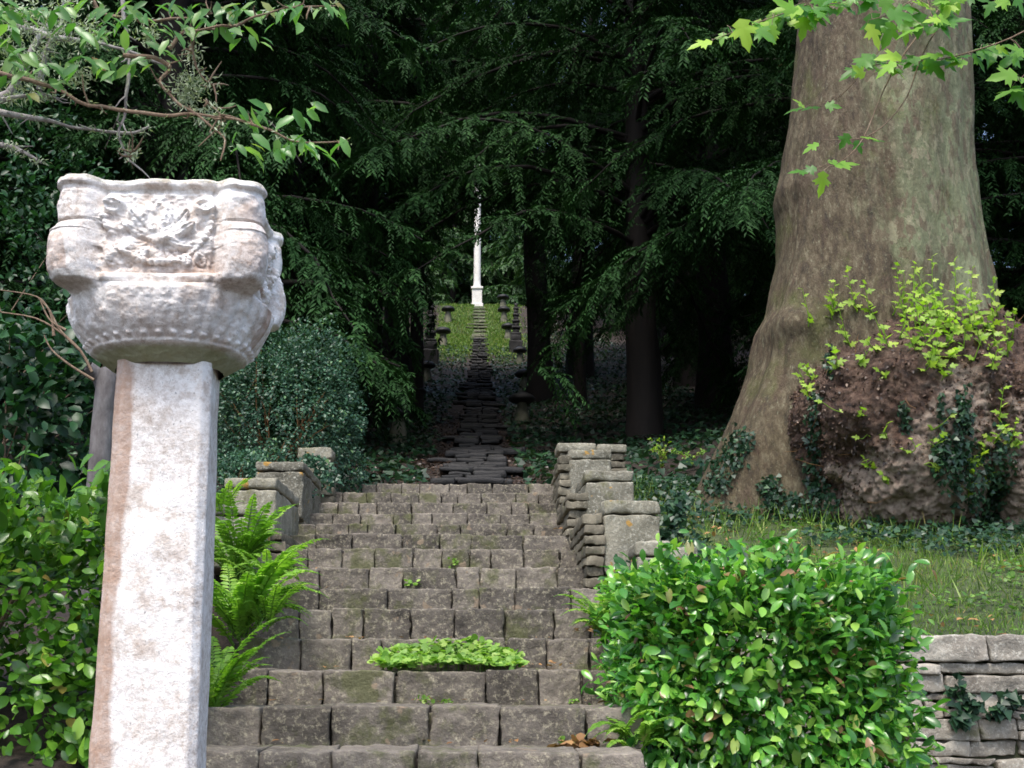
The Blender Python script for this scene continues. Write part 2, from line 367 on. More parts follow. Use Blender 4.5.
M['cherry'] = leaf_mat('cherry_leaf', [(0, (.06, .17, .035)), (.6, (.11, .27, .06)), (.95, (.22, .38, .10)), (1, (.30, .10, .06))], .35, .5, .4)
M['cover'] = leaf_mat('cover_leaf', [(0, (.10, .22, .03)), (.6, (.20, .36, .06)), (1, (.33, .46, .11))], .5, .4, .35)
M['weed'] = leaf_mat('weed_leaf', [(0, (.04, .11, .018)), (.6, (.09, .20, .035)), (1, (.18, .30, .06))], .5, .4, .3)
M['grass'] = leaf_mat('grass_blade', [(0, (.055, .115, .014)), (.6, (.11, .21, .028)), (.9, (.20, .28, .06)), (1, (.24, .18, .07))], .5, .35, .3)
M['lichen'] = leaf_mat('grey_lichen', [(0, (.24, .29, .20)), (1, (.46, .52, .38))], .9, .2, .2)
M['litter'] = leaf_mat('wet_litter', [(0, (.02, .011, .007)), (.7, (.05, .028, .018)), (1, (.10, .06, .04))], .35, .5, .05)
M['flake'] = leaf_mat('bark_flake', [(0, (.014, .007, .004)), (.6, (.055, .028, .015)), (.9, (.12, .07, .042)), (1, (.22, .15, .10))], .5, .4, 0)
M['dead'] = leaf_mat('dead_leaf', [(0, (.12, .06, .025)), (.6, (.28, .15, .06)), (1, (.42, .24, .10))], .6, .3, .15)

# ================================================================== SETTING
STEP_PY = [752.5, 706.6, 669.6, 638, 609, 587.5, 567.4, 549, 534.5, 524, 513.4, 502.7, 492.8, 484]
STEP_L = [203, 217, 228, 241, 262, 270, 277, 283, 288, 291, 298, 310, 328, 334]
STEP_R = [640, 640, 640, 634, 610, 605, 596, 584, 580, 576, 573, 571, 560, 557]
D0, TR = 4.51, .5587
def step_y(i): return D0 + TR * i
STEP_Z = [at(450, py, step_y(i))[2] for i, py in enumerate(STEP_PY)]
STEP_X = [(at(l, py, step_y(i))[0], at(r, py, step_y(i))[0]) for i, (l, r, py) in enumerate(zip(STEP_L, STEP_R, STEP_PY))]
TOPZ = STEP_Z[-1]; TOPY = step_y(13)
KY = [-200, -4, 0, 4.5, TOPY + .3, 13, 16, 19.6, 29, 38, 48, 60, 66.5, 69, 90, 130, 260]
KZ = [-12, -.6, .05, 1.28, TOPZ, TOPZ + .12, 4.15, 4.94, 7.5, 10.2, 13.5, 18.0, 21.55, 22.15, 24.5, 30, 40]
WALLY = 6.35
def sstep(x, a, b): 
    t = np.clip((x - a) / (b - a), 0, 1); return t * t * (3 - 2 * t)
def ground_z(x, y, detail=True):
    x = np.asarray(x, float); y = np.asarray(y, float)
    z = np.interp(y, KY, KZ)
    # banks rise away from the path in the wood, right hand lawn behind the retaining wall
    z = z + .35 * sstep(np.abs(x), 1.0, 4) * sstep(y, 12, 16) * (1 - sstep(y, 55, 64) * .9) + .05 * np.maximum(np.abs(x) - 4, 0) * sstep(y, 10, 30)
    low = sstep(x, .78, .95) * (1 - sstep(y, WALLY, WALLY + .12)) * sstep(y, 1, 2)
    z = z - low * np.maximum(z - (.55 + .06 * y), 0)
    rl = sstep(x, .95, 1.6) * sstep(y, WALLY, WALLY + .12) * (1 - sstep(y, 11, 13))
    z = z + rl * (-.06 + .10 * sstep(y, 8, 10) * sstep(x, 2, 4) * 0)
    # trench for the masonry steps
    tr = sstep(x, -1.45, -1.25) * (1 - sstep(x, .72, .85)) * sstep(y, 2.5, 3.0) * (1 - sstep(y, 11.75, 11.9))
    z = z - .42 * tr
    if detail:
        P = np.stack([x, y, np.zeros_like(x)], -1)
        z = z + fbm(P, .9, 4, 3) * .035 + vnoise(P, .18, 9) * .12 * sstep(np.abs(x), 2.5, 6) * sstep(y, 12, 16)
    return z
def gz(x, y): return float(ground_z(np.array([x]), np.array([y]))[0])
def axis(segs):
    out = []
    for a, b, s in segs: out.append(np.arange(a, b, s))
    return np.concatenate(out + [[segs[-1][1]]])
gx = axis([(-300, -40, 20), (-40, -12, 2), (-12, -4, .5), (-4, 6, .11), (6, 14, .5), (14, 40, 2), (40, 300, 20)])
gy = axis([(-200, -20, 20), (-20, -2, 1.5), (-2, 14, .11), (14, 30, .35), (30, 75, .7), (75, 130, 4), (130, 300, 20)])
X, Y = np.meshgrid(gx, gy, indexing='ij'); Z = ground_z(X, Y)
nx, ny = X.shape
i = np.arange(nx - 1)[:, None] * ny; j = np.arange(ny - 1)[None]
F = np.stack([i + j, i + ny + j, i + ny + j + 1, i + j + 1], -1).reshape(-1, 4)
def grassy(x, y):
    g = sstep(x, 1.0, 1.5) * sstep(y, 6.3, 6.5) * (1 - sstep(y, 9.5, 12)) * .75
    g = np.maximum(g, sstep(y, 47, 60) * (1 - sstep(y, 78, 90)) * (1 - sstep(np.abs(x - .0), 1.5, 2.6)) * .9)
    return g + .12
GR = grassy(X, Y)
mb = MB(); mb.add(np.stack([X, Y, Z], -1).reshape(-1, 3), F, GR.ravel())
ground = tag(mb.build('ground', M['ground']), kind='structure')
_dep = bpy.context.evaluated_depsgraph_get()
def bvh_of(mbx):
    V = np.concatenate(mbx.V); Fs = [list(map(int, f)) for a in mbx.F for f in a]
    return BVHTree.FromPolygons([tuple(v) for v in V], Fs)
G_BVH = bvh_of(mb)
def hit(bvh, px, py):
    d = ray(px, py); h = bvh.ray_cast(Vector(EYE), Vector(d))
    return (np.array(h[0]), np.array(h[1])) if h[0] is not None else (None, None)
def ghit(px, py): return hit(G_BVH, px, py)[0]

# ================================================================== the masonry stairs
xc = (STEP_X[4][0] + STEP_X[4][1]) / 2
st_root = empty('stone_staircase', (xc, D0, STEP_Z[0] - .16), 'broad flight of rough grey purple stone block steps climbing to the dark wood', 'staircase')
base_st = np.array(st_root.location)
for i in range(-2, 14):
    y = step_y(i)
    if i >= 0: z = STEP_Z[i]; xl, xr = STEP_X[i]
    else: z = STEP_Z[0] + .15 * i; xl, xr = STEP_X[0]
    zb = z - (z - (STEP_Z[i - 1] if i > 0 else z - .155)) - .012
    mb = MB(); x = xl - random.uniform(0, .1)
    while x < xr:
        wd = random.choice([random.uniform(.16, .26), random.uniform(.2, .3), random.uniform(.24, .34), random.uniform(.33, .44)]) * (1 - .012 * max(i, 0))
        x1 = min(x + wd, xr + .02)
        if xr + .02 - x1 < .12: x1 = xr + .02
        jz = random.uniform(-.009, .005); jy = random.uniform(-.018, .015)
        block(mb, x + .004, x1 - .0045, y + jy, y + .34 + jy, zb - .02, z + jz, r=.006, amp=.0068, freq=26, n=(13, 3, 10), skew=.07)
        x = x1
    block(mb, xl + .01, xr - .01, y + .06, y + .30, zb, z - .03, r=.004, amp=.006, freq=20, n=(60, 3, 8), rnd=.0)
    # the walked tread behind the blocks, dirt filled
    block(mb, xl - .1, xr + .05, y + .30, y + TR + .06, zb - .02, z - .014, r=.01, amp=.007, freq=9, n=(40, 6, 2), rnd=.05)
    put(mb.build('step', M['step']), st_root, base_st)
# ================================================================== stepped parapets
def cap_block(mb, px0, px1, pyt, pyline, pyb, Yd, depth=.42, rnd=None):
    """a squared stone with a separate rounded coping joint, front face between these picture edges at distance Yd"""
    a = at(px0, pyt, Yd); b = at(px1, pyb, Yd); l = at(px0, pyline, Yd)
    rr = random.random() if rnd is None else rnd
    block(mb, a[0], b[0], Yd, Yd + depth, l[2] + .006, a[2], r=.018, amp=.009, freq=14, n=(11, 9, 5), rnd=rr, skew=.03)
    block(mb, a[0] + .003, b[0] - .003, Yd + .003, Yd + depth, b[2] - .05, l[2] - .004, r=.010, amp=.009, freq=14, n=(11, 9, 9), rnd=rr * .9)
    return a, b
def rubble(mb, px0, px1, pyt, pyb, Yd, depth, n):
    a = at(px0, pyt, Yd); b = at(px1, pyb, Yd); hs = np.linspace(a[2], b[2], n + 1)
    for k in range(n):
        block(mb, a[0] + random.uniform(0, .03), b[0] + random.uniform(-.01, .02), Yd + random.uniform(-.01, .03), Yd + depth, hs[k + 1] + .006, hs[k] - .004, r=.008, amp=.011, freq=22, n=(8, 9, 2), skew=.12)
pr = empty('stepped_parapet', (1.05, 9.0, 2.6), 'stepped row of capped stone blocks flanking the right side of the stairs', 'parapet', 'stepped parapets flanking the stairs')
bp = np.array(pr.location)
RB = [(603, 662, 500, 514, 566, 7.7), (585, 635, 470, 481, 520, 8.95), (569, 613, 449, 459, 505, 10.2)]
for k, (a, b_, c, d, e, Yd) in enumerate(RB):
    mb = MB(); cap_block(mb, a, b_, c, d, e, Yd, .95 if k else 1.0); put(mb.build('coping_block', M['cap']), pr, bp)
mb = MB()
rubble(mb, 582, 605, 513, 588, 7.68, 1.2, 7); rubble(mb, 566, 588, 492, 545, 8.95, 1.2, 6); rubble(mb, 558, 572, 455, 512, 10.2, 1.0, 7)
rubble(mb, 604, 655, 566, 600, 7.75, .9, 3)
put(mb.build('rubble_course', M['rubble']), pr, bp)
mb = MB(); cap_block(mb, 636, 672, 541, 556, 590, 7.25, .4); cap_block(mb, 668, 700, 546, 562, 600, 7.1, .35); put(mb.build('coping_block', M['cap']), pr, bp)
mb = MB()
a = at(557, 443, 11.45); b = at(627, 452, 11.45)
block(mb, a[0], a[0] + .38, 11.45, 11.85, b[2], a[2], r=.02, amp=.006, freq=9, n=(6, 6, 2), rnd=.6); block(mb, a[0] + .385, b[0], 11.46, 11.85, b[2], a[2] - .004, r=.02, amp=.006, freq=9, n=(6, 6, 2), rnd=.7)
put(mb.build('coping_block', M['cap']), pr, bp)
mb = MB(); rubble(mb, 559, 590, 453, 490, 11.47, .35, 5); rubble(mb, 590, 626, 453, 490, 11.47, .35, 5); put(mb.build('rubble_course', M['rubble']), pr, bp)

pl = empty('stepped_parapet', (-1.6, 9.5, 2.9), 'stepped row of orange lichened stone blocks left of the stairs above the ferns', 'parapet', 'stepped parapets flanking the stairs')
bp = np.array(pl.location)
for (a, b_, c, d, e, Yd, dp) in [(224, 275, 477, 489, 530, 8.3, 1.1), (256, 302, 461, 471, 512, 9.6, 1.15), (298, 330, 447, 459, 490, 11.0, .9), (196, 246, 504, 516, 560, 7.3, .9)]:
    mb = MB(); cap_block(mb, a, b_, c, d, e, Yd, dp); put(mb.build('coping_block', M['cap']), pl, bp)
mb = MB(); rubble(mb, 262, 280, 530, 575, 8.1, 1.3, 4); rubble(mb, 290, 304, 508, 540, 9.8, 1.0, 3); rubble(mb, 310, 332, 487, 520, 11.0, 1.0, 4)
put(mb.build('rubble_course', M['rubble']), pl, bp)
# ================================================================== dry stone retaining wall, lower right
wr = empty('dry_stone_wall', (2.2, WALLY, .9), 'pale dry stone retaining wall below the grass at the right edge', 'wall')
bp = np.array(wr.location)
zt = at(1000, 635, WALLY)[2]
mb = MB(); x = 1.0
while x < 5.5:
    wd = random.uniform(.22, .6); block(mb, x + .004, x + wd - .004, WALLY - .02, WALLY + .32, zt - .135, zt + random.uniform(-.008, .006), r=.012, amp=.010, freq=16, n=(12, 4, 7), skew=.04); x += wd
put(mb.build('coping_course', M['wall']), wr, bp)
mb = MB(); z = zt - .143
while z > .55:
    h = random.choice([.045, .06, .08, .095, .11]); x = 1.0 - random.uniform(0, .3)
    while x < 5.5:
        wd = random.uniform(.12, .5) if random.random() < .8 else random.uniform(.4, .7)
        if h > .07 and random.random() < .25:
            hh = h * random.uniform(.4, .6)
            block(mb, x + .004, x + wd - .004, WALLY + random.uniform(-.015, .02), WALLY + .3, z - hh + .004, z - .003, r=.008, amp=.009, freq=22, n=(9, 3, 2), skew=.10)
            block(mb, x + .004, x + wd - .004, WALLY + random.uniform(-.015, .02), WALLY + .3, z - h + .004, z - hh - .003, r=.008, amp=.009, freq=22, n=(9, 3, 2), skew=.10)
        else:
            block(mb, x + .004, x + wd - .004, WALLY + random.uniform(-.02, .02), WALLY + .3, z - h + .004, z - .003, r=.009, amp=.010, freq=20, n=(11, 3, 4), skew=.10)
        x += wd
    z -= h
put(mb.build('stone_course', M['wall']), wr, bp)

# ================================================================== hill stairs up to the column
hs = empty('hill_staircase', (0, 13, gz(0, 13)), 'long narrow flight of wet black slab steps running up the hill', 'staircase')
bp = np.array(hs.location)
y = 12.9; k = 0
while y < 65.5 and k < 98:
    x0 = math.sin(k * .9) * .03 + (.05 if k % 2 else -.03); wd = random.uniform(.68, .86)
    if random.random() < .14: wd += .35; x0 -= .15 * random.choice([-1, 1])
    xc_ = -.12 * max(0, (20 - y) / 8) + x0 + .02
    zt_ = gz(0, y) + .13; tr = .40 if y < 22 else .55 if y < 40 else .7
    mb = MB(); cut = random.uniform(-.15, .15)
    for (a, b) in ((xc_ - wd / 2, xc_ + cut - .01), (xc_ + cut + .01, xc_ + wd / 2)):
        block(mb, a, b, y + random.uniform(-.06, .04), y + tr + .12, zt_ - random.uniform(.06, .10), zt_ + random.uniform(-.02, .02), r=.025, amp=.014, freq=7, n=(6, 4, 3), skew=.10)
    block(mb, xc_ - wd / 2 + .06, xc_ + wd / 2 - .06, y + .05, y + tr + .1, zt_ - .35, zt_ - .09, r=.02, amp=.01, freq=7, n=(4, 3, 3), rnd=.2)
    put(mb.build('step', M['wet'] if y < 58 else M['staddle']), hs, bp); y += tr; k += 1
# ================================================================== pale column on the hilltop
oy = 67.3; pb = at(477, 304, oy); pb[2] = gz(pb[0], oy) - .1
ob = empty('hilltop_column', pb, 'slender pale stone column standing on a pedestal at the top of the hill', 'column')
sc_ = oy / FPX * 1.03
zb = at(477, 304, oy)[2]; zp = at(477, 288, oy)[2]
mb = MB(); hw = 5.0 * sc_
block(mb, -hw, hw, -hw, hw, -.3, zp - pb[2] - .14, r=.02, amp=.004, n=(5, 5, 5)); block(mb, -hw * 1.22, hw * 1.22, -hw * 1.22, hw * 1.22, zp - pb[2] - .14, zp - pb[2], r=.03, amp=.004, n=(5, 5, 2))
block(mb, -hw * 1.25, hw * 1.25, -hw * 1.25, hw * 1.25, -.32, .22, r=.03, amp=.004, n=(5, 5, 2)); mb.build('pedestal', M['obelisk'], ob)
mb = MB(); H = 7.4; zz = zp - pb[2]
prof = [(hw * .85, 0), (hw * .85, .10), (hw * .78, .16), (hw * .72, .22)] + [(hw * (.72 - .08 * s), .3 + (H - .3) * s) for s in np.linspace(0.02, 1, 14)] + [(hw * .8, H + .05), (hw * .85, H + .25), (0.01, H + .3)]
a = np.linspace(0, 2 * math.pi, 24, endpoint=False)
V = np.array([[r * math.cos(t), r * math.sin(t), zz + z] for r, z in prof for t in a]); n = len(prof)
i = np.arange(n - 1)[:, None] * 24; j = np.arange(24)[None]; kk = (j + 1) % 24
mb.add(V, np.stack([i + j, i + kk, i + 24 + kk, i + 24 + j], -1).reshape(-1, 4)); mb.build('shaft', M['obelisk'], ob)

# ================================================================== staddle stones beside the hill path
def staddle():
    root = empty('staddle_stone', (0, 0, 0), 'x', 'staddle stone', 'staddle stones lining the hill path')
    mb = MB(); prof = [(.17, -.1), (.165, 0), (.15, .2), (.12, .42), (.10, .5)]; a = np.linspace(0, 2 * math.pi, 12, endpoint=False)
    def lathe(prof, seed, amp):
        V = np.array([[r * math.cos(t), r * math.sin(t), z] for r, z in prof for t in a]); V = V + np.stack([fbm(V + seed, 6, 2, s) for s in (1, 2, 3)], 1) * amp
        n = len(prof); i = np.arange(n - 1)[:, None] * 12; j = np.arange(12)[None]; kk = (j + 1) % 12
        return V, np.stack([i + j, i + kk, i + 12 + kk, i + 12 + j], -1).reshape(-1, 4)
    V, F = lathe(prof, 1, .012); mb.add(V, F); mb.build('pillar', M['staddle'], root)
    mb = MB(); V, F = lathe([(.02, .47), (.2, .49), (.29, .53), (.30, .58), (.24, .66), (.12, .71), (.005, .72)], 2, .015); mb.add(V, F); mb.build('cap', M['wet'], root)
    return root
st0 = staddle(); first = True
ST = [(398, 445, 'nearest staddle stone on the left of the hill path, deep in shade', 1.0), (414, 414, 'second staddle stone up on the left of the hill path', 1.0),
      (427, 382, 'third staddle stone up on the left of the hill path, below the dark tiered pillar', 1.0), (443, 346, 'upper left staddle stone with dark mushroom cap by the sunlit grass', 1.25),
      (448, 322, 'topmost small staddle stone on the left near the hilltop grass', 1.25),
      (522, 424, 'nearest staddle stone on the right of the hill path among ivy', 1.0), (524, 392, 'second staddle stone up on the right of the hill path', 1.0),
      (520, 364, 'third staddle stone up on the right of the hill path', 1.0), (508, 340, 'fourth staddle stone up on the right, beside the dark pillar', 1.2), (504, 322, 'fifth staddle stone up on the right at the edge of the grass', 1.2), (503, 309, 'topmost staddle stone on the right near the pale column', 1.2)]
for px, py, lab, s in ST:
    p = ghit(px, py)
    if p is None: continue
    o = st0 if first else copy_tree(st0); first = False
    o.location = [float(v) for v in p]; o.scale = (s, s, s); o.rotation_euler.z = random.random() * 6; o['label'] = lab
# dark tiered stone pillars
def tiered(px, py, lab, s):
    p = ghit(px, py); root = empty('tiered_pillar', p, lab, 'stone pillar', 'dark tiered stone pillars beside the hill path')
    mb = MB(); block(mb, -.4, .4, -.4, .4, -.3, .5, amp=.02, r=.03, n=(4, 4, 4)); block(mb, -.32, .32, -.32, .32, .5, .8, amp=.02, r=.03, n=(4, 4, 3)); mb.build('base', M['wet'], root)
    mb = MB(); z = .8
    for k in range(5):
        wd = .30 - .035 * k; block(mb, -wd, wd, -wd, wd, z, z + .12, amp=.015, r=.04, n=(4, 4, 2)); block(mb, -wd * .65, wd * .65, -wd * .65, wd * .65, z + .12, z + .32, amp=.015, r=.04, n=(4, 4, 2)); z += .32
    mb.build('tier', M['wet'], root); root.scale = (s * .75, s * .75, s * .95)
tiered(430, 364, 'dark tiered stone pillar on the left side of the hill path', 1.15)
tiered(516, 352, 'dark tiered stone pillar on the right side of the hill path', 1.0)

# ================================================================== foreground column
cb = at(150, 768, 3.3); ct = at(170, 374, 3.3)
ax = norm(ct - cb); base = cb - ax * ((cb[2] - gz(cb[0], 3.3) + .1) / ax[2])
colr = empty('stone_column', base, 'tall white lichened stone column with carved capital standing in the left foreground', 'column')
q = Vector(ax).to_track_quat('Z', 'Y'); Mrot = np.array(Matrix.Translation(Vector(base)) @ q.to_matrix().to_4x4())
qz = Vector((0, 0, 1)).rotation_difference(Vector(ax)); colr.rotation_mode = 'QUATERNION'; colr.rotation_quaternion = qz
Ls = float(np.linalg.norm(ct - base))            # shaft length to the capital underside
# shaft: square section with broad chamfers
th = np.linspace(0, 2 * math.pi, 160, endpoint=False); ROT = R(6)
def oct_r(t, a, ch):
    c, s = np.abs(np.cos(t)), np.abs(np.sin(t))
    return np.minimum(np.minimum(a / np.maximum(c, 1e-6), a / np.maximum(s, 1e-6)), ch / ((c + s) / math.sqrt(2)))
zs = np.linspace(0, Ls + .03, 120); mb = MB()
T2, Z2 = np.meshgrid(th, zs); tl = T2 - ROT
k = Z2 / Ls; a_ = .139 - .014 * k; rad = oct_r(tl, a_, a_ * 1.285)
rad = rad * (1 - .0) + .0; P = np.stack([rad * np.cos(T2), rad * np.sin(T2), Z2], -1)
rad = rad + fbm(P, 7, 3, 21) * .0028 + vnoise(P, 30, 4) * .0012; P = np.stack([rad * np.cos(T2), rad * np.sin(T2), Z2], -1)
# brown strip on the front left chamfer
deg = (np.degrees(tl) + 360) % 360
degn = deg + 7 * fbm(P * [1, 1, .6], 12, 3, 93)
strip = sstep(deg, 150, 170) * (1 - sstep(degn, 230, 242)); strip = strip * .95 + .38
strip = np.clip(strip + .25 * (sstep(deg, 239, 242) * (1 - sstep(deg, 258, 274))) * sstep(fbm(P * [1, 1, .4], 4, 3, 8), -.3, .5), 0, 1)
n1, n2 = P.shape[:2]; i = np.arange(n1 - 1)[:, None] * n2; j = np.arange(n2)[None]; kk = (j + 1) % n2
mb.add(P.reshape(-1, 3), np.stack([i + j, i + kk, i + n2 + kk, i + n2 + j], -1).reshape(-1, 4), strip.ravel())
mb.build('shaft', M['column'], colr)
# capital
HC = .480; nv, nth = 300, 640
th = np.linspace(0, 2 * math.pi, nth, endpoint=False); v = np.linspace(0, .545, nv)     # v measured down from the top
T2, V2 = np.meshgrid(th, v); CR = R(3); tl = T2 - CR
blk = 1 - sstep(V2, .318, .345)
def sq(t, a, n): return a / (np.abs(np.cos(t)) ** n + np.abs(np.sin(t)) ** n) ** (1 / n)
u4 = (np.degrees(tl) % 90) - 45                     # degrees from the nearest corner
uf = ((np.degrees(tl) + 45) % 90 - 45)             # degrees from face centre
xf = np.tan(np.radians(uf))                        # -1..1 across the face
body = sq(tl, .232, 9) - .012 * (1 - np.clip(np.abs(xf) / .7, 0, 1) ** 2)
cw = 1 - sstep(np.abs(u4), 10, 13.5)                # corner piece
def hump(v, c, w): 
    t = np.clip(1 - ((v - c) / w) ** 2, 0, 1); return np.sqrt(t)
lobe = .024 * hump(V2, .085, .085) ** .8 + .041 * hump(V2, .235, .095) ** .8
lobe = np.maximum(lobe, .012 * (V2 < .3)); lobe -= .012 * hump(V2, .150, .018)
topm = .012 * hump(V2, .012, .016) - .004 * hump(V2, .034, .012)
corner = cw * (lobe + .006 - .0022 * np.abs(u4) * 0) * (1 - .35 * (np.abs(u4) / 15) ** 2)
groove = -.010 * np.exp(-((np.abs(u4) - 13.8) / 1.5) ** 2)
# face relief: hanging garland with leaf sprays above it
yy = V2; fx = xf * .245
face = (1 - cw); relief = np.zeros_like(fx)
def leafb(x0, y0, ang, L, W_, h, curl=0.0):
    """one carved leaf: pointed oval with midrib and side veins"""
    dx, dy = fx - x0, yy - y0; ca, sa = math.sin(R(ang)), -math.cos(R(ang))
    u = (dx * ca + dy * sa) / L; wv = (-dx * sa + dy * ca + curl * (u ** 2) * L) / W_
    inside = (u > 0) & (u < 1); e = np.sin(np.clip(u, 0, 1) * math.pi) ** .7
    q_ = np.clip(1 - (wv / np.maximum(e, .02)) ** 2, 0, 1)
    return np.where(inside, h * (q_ ** .5) * (1 - .45 * np.exp(-(wv / .14) ** 2)) * (1 - .18 * np.abs(np.sin((u * 5 - np.abs(wv)) * math.pi))), 0)
for ang in (-80, -56, -30, 0, 30, 56, 80): relief = np.maximum(relief, leafb(0, .185, ang, .115 if abs(ang) < 70 else .10, .024, .022, .3 * np.sign(ang)))
for sx in (-1, 1):
    for (x0, y0, an, L, W_) in ((.03, .20, 100, .085, .022), (.02, .215, 135, .07, .020), (.10, .235, 150, .05, .016), (.075, .235, 175, .045, .015), (.125, .15, 60, .04, .014), (.13, .20, 120, .035, .014)):
        relief = np.maximum(relief, leafb(sx * x0, y0, sx * an, L, W_, .019))
    rr = np.hypot(fx - sx * .115, yy - .085); relief = np.maximum(relief, .018 * np.exp(-((rr - .020) / .008) ** 2) + .014 * np.exp(-(rr / .008) ** 2))
relief = np.maximum(relief, .022 * np.clip(1 - (np.hypot(fx, yy - .19) / .020) ** 2, 0, 1) ** .5)
for k_ in range(27):
    an = R(8 + 164 * k_ / 26); x0, y0 = .140 * math.cos(an), .10 + .165 * math.sin(an)
    relief = np.maximum(relief, .020 * np.clip(1 - (np.hypot(fx - x0, yy - y0) / .0105) ** 2, 0, 1) ** .5)
P0 = np.stack([fx * 2 + np.round(np.degrees(tl) / 90) * 3, yy * 2, fx * 0], -1)
wear = np.clip(.55 + .45 * fbm(P0, 5, 3, 41), .12, 1)
relf = relief * wear + .010 * fbm(P0, 13, 4, 40) * sstep(yy, .03, .06) * (1 - sstep(yy, .28, .31)); garl = relf * 0; fan = relf * 0; garl_r = relf * 0
ledge = .010 * hump(V2, .312, .014)
Rb = body + corner + groove * blk + topm + face * (garl + fan * (garl_r < 1.6) + relf + ledge * 1.0)
# bowl below
vb = np.clip((V2 - .318) / (.545 - .318), 0, 1)
circ = .268 * np.cos(np.clip(vb, 0, 1) * 1.22) ** .62 + .010
sqb = sq(tl, .245, 2.5); circ = circ * (.80 + .20 * sqb / .262)
flute = .0042 * np.abs(np.sin(tl * 18)) * sstep(vb, .02, .15) * (1 - sstep(vb, .6, .68))
bead = .010 * np.exp(-((vb - .70) / .035) ** 2) * np.clip(np.sin(tl * 36) + .35, 0, 1)
rim = .006 * np.exp(-((vb - .78) / .03) ** 2)
Rc = circ + flute + bead + rim
Rr = (Rb * blk * 1.02 + Rc * (1 - blk) * .955) * 1.065
P = np.stack([Rr * np.cos(T2), Rr * np.sin(T2), -V2], -1)
Rr = Rr + fbm(P, 9, 3, 70) * .0050 + fbm(P, 34, 3, 71) * .0036
# worn top edge
top_drop = .008 * fbm(np.stack([np.cos(T2), np.sin(T2), 0 * T2], -1), 3, 3, 5) + .012 * cw * 0
P = np.stack([Rr * np.cos(T2), Rr * np.sin(T2), Ls + HC - V2 * (HC / .545) + top_drop * (1 - sstep(V2, 0, .1)) + .003 * cw * (1 - sstep(V2, .0, .05))], -1)
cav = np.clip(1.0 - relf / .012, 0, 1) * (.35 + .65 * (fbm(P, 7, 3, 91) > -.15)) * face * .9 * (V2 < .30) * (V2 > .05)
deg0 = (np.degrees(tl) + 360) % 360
br = .36 + .28 * cav + .30 * np.clip(fbm(P, 5, 3, 90) - .1, 0, 1) + .30 * sstep(V2, .31, .34) * (1 - sstep(vb, .6, .8)) * 0 + .32 * sstep(deg0 + 14 * fbm(P, 8, 3, 94), 305, 335) * (.4 + .6 * (fbm(P, 6, 2, 33) > -.2))  # last term browns the right corner: shade painted into the colour
gr = sstep(vb, .72, .86)
under = ((V2 > .285) & (V2 < .335) & (cw > .4))
br = br * (1 - gr) + .05 * gr; br = br - .10 * under * (V2 > .30)
br = np.where((deg0 > 196) & (deg0 < 232) & (V2 > .18) & (V2 < .30), np.clip(br + .35, 0, .9), br)
br = np.where(V2 < .012, .2, br)
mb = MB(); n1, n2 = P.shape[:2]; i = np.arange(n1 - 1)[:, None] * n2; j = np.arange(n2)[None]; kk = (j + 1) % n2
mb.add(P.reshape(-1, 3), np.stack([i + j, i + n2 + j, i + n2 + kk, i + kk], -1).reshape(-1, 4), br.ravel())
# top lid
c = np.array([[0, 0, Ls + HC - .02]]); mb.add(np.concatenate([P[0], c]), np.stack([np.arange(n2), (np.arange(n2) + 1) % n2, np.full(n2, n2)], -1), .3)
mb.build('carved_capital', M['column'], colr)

# ================================================================== giant plane tree
PX, PY_ = at(884, 200, 11.4)[0], 11.4
edge = [(-90, 806, 958), (0, 800, 964), (50, 797, 965), (100, 794, 966), (135, 790, 967), (170, 783, 968), (197, 777, 971), (215, 780, 974), (258, 779, 982), (290, 772, 990), (316, 766, 994), (333, 757, 998), (372, 751, 1004), (410, 739, 1010), (436, 729, 1016), (465, 715, 1024), (487, 703, 1030), (520, 686, 1040)]
zL, cL, hL = [], [], []
for py, l, r_ in edge:
    A = at(l, py, PY_); B = at(r_, py, PY_); zL.append(A[2]); cL.append((A[0] + B[0]) / 2 - PX); hL.append((B[0] - A[0]) / 2)
zL, cL, hL = np.array(zL[::-1]), np.array(cL[::-1]), np.array(hL[::-1])
ptb = np.array([PX, PY_, gz(PX, PY_) - .1])
pt = empty('plane_tree', ptb, 'giant mottled plane tree with flared base and huge burr on the right bank', 'tree')
zz = np.concatenate([np.linspace(zL[0] - .5, zL[-1], 240), np.linspace(zL[-1] + .15, 17, 40)]); th = np.linspace(0, 2 * math.pi, 320, endpoint=False)
T2, Z2 = np.meshgrid(th, zz)
hw = np.interp(Z2, zL, hL); hw = np.where(Z2 > zL[-1], hL[-1] - (Z2 - zL[-1]) * .02, hw); cx_ = np.interp(Z2, zL, cL)
lob = 1 + .05 * np.sin(T2 * 3 + .6 + Z2 * .15) + .03 * np.sin(T2 * 5 + 2) + (hw - .8).clip(0) * .12 * np.sin(T2 * 7 + 1)
dsc = np.where(np.sin(T2) < 0, .9, .9) * np.minimum(1, .98 + 0 * hw) 
rx = hw; ry = np.minimum(hw, .8 + (hw - .8) * .35)
P = np.stack([PX + cx_ + rx * np.cos(T2) * np.where(np.abs(np.cos(T2)) > .9, 1, lob), PY_ + ry * np.sin(T2) * lob, Z2], -1)
nrm = norm(np.stack([np.cos(T2), np.sin(T2), 0 * T2], -1))
lowt = 1 - sstep(Z2, 4.0, 5.4)
P = P + nrm * (fbm(P * [1, 1, .5], 2.2, 4, 12) * .026 + .03 * np.maximum(0, fbm(P, 1.1, 2, 13)) + lowt * (.5 - np.abs(fbm(P * [1, 1, .3], 1.6, 3, 14))) * .12 - .07 * np.exp(-((P[..., 0] - PX + .30 + .05 * np.sin(Z2 * 2)) / .07) ** 2) * (np.sin(T2) < 0))[..., None] + nrm * (fbm(P * [1, 1, .4], 9, 3, 15) * .006)[..., None]
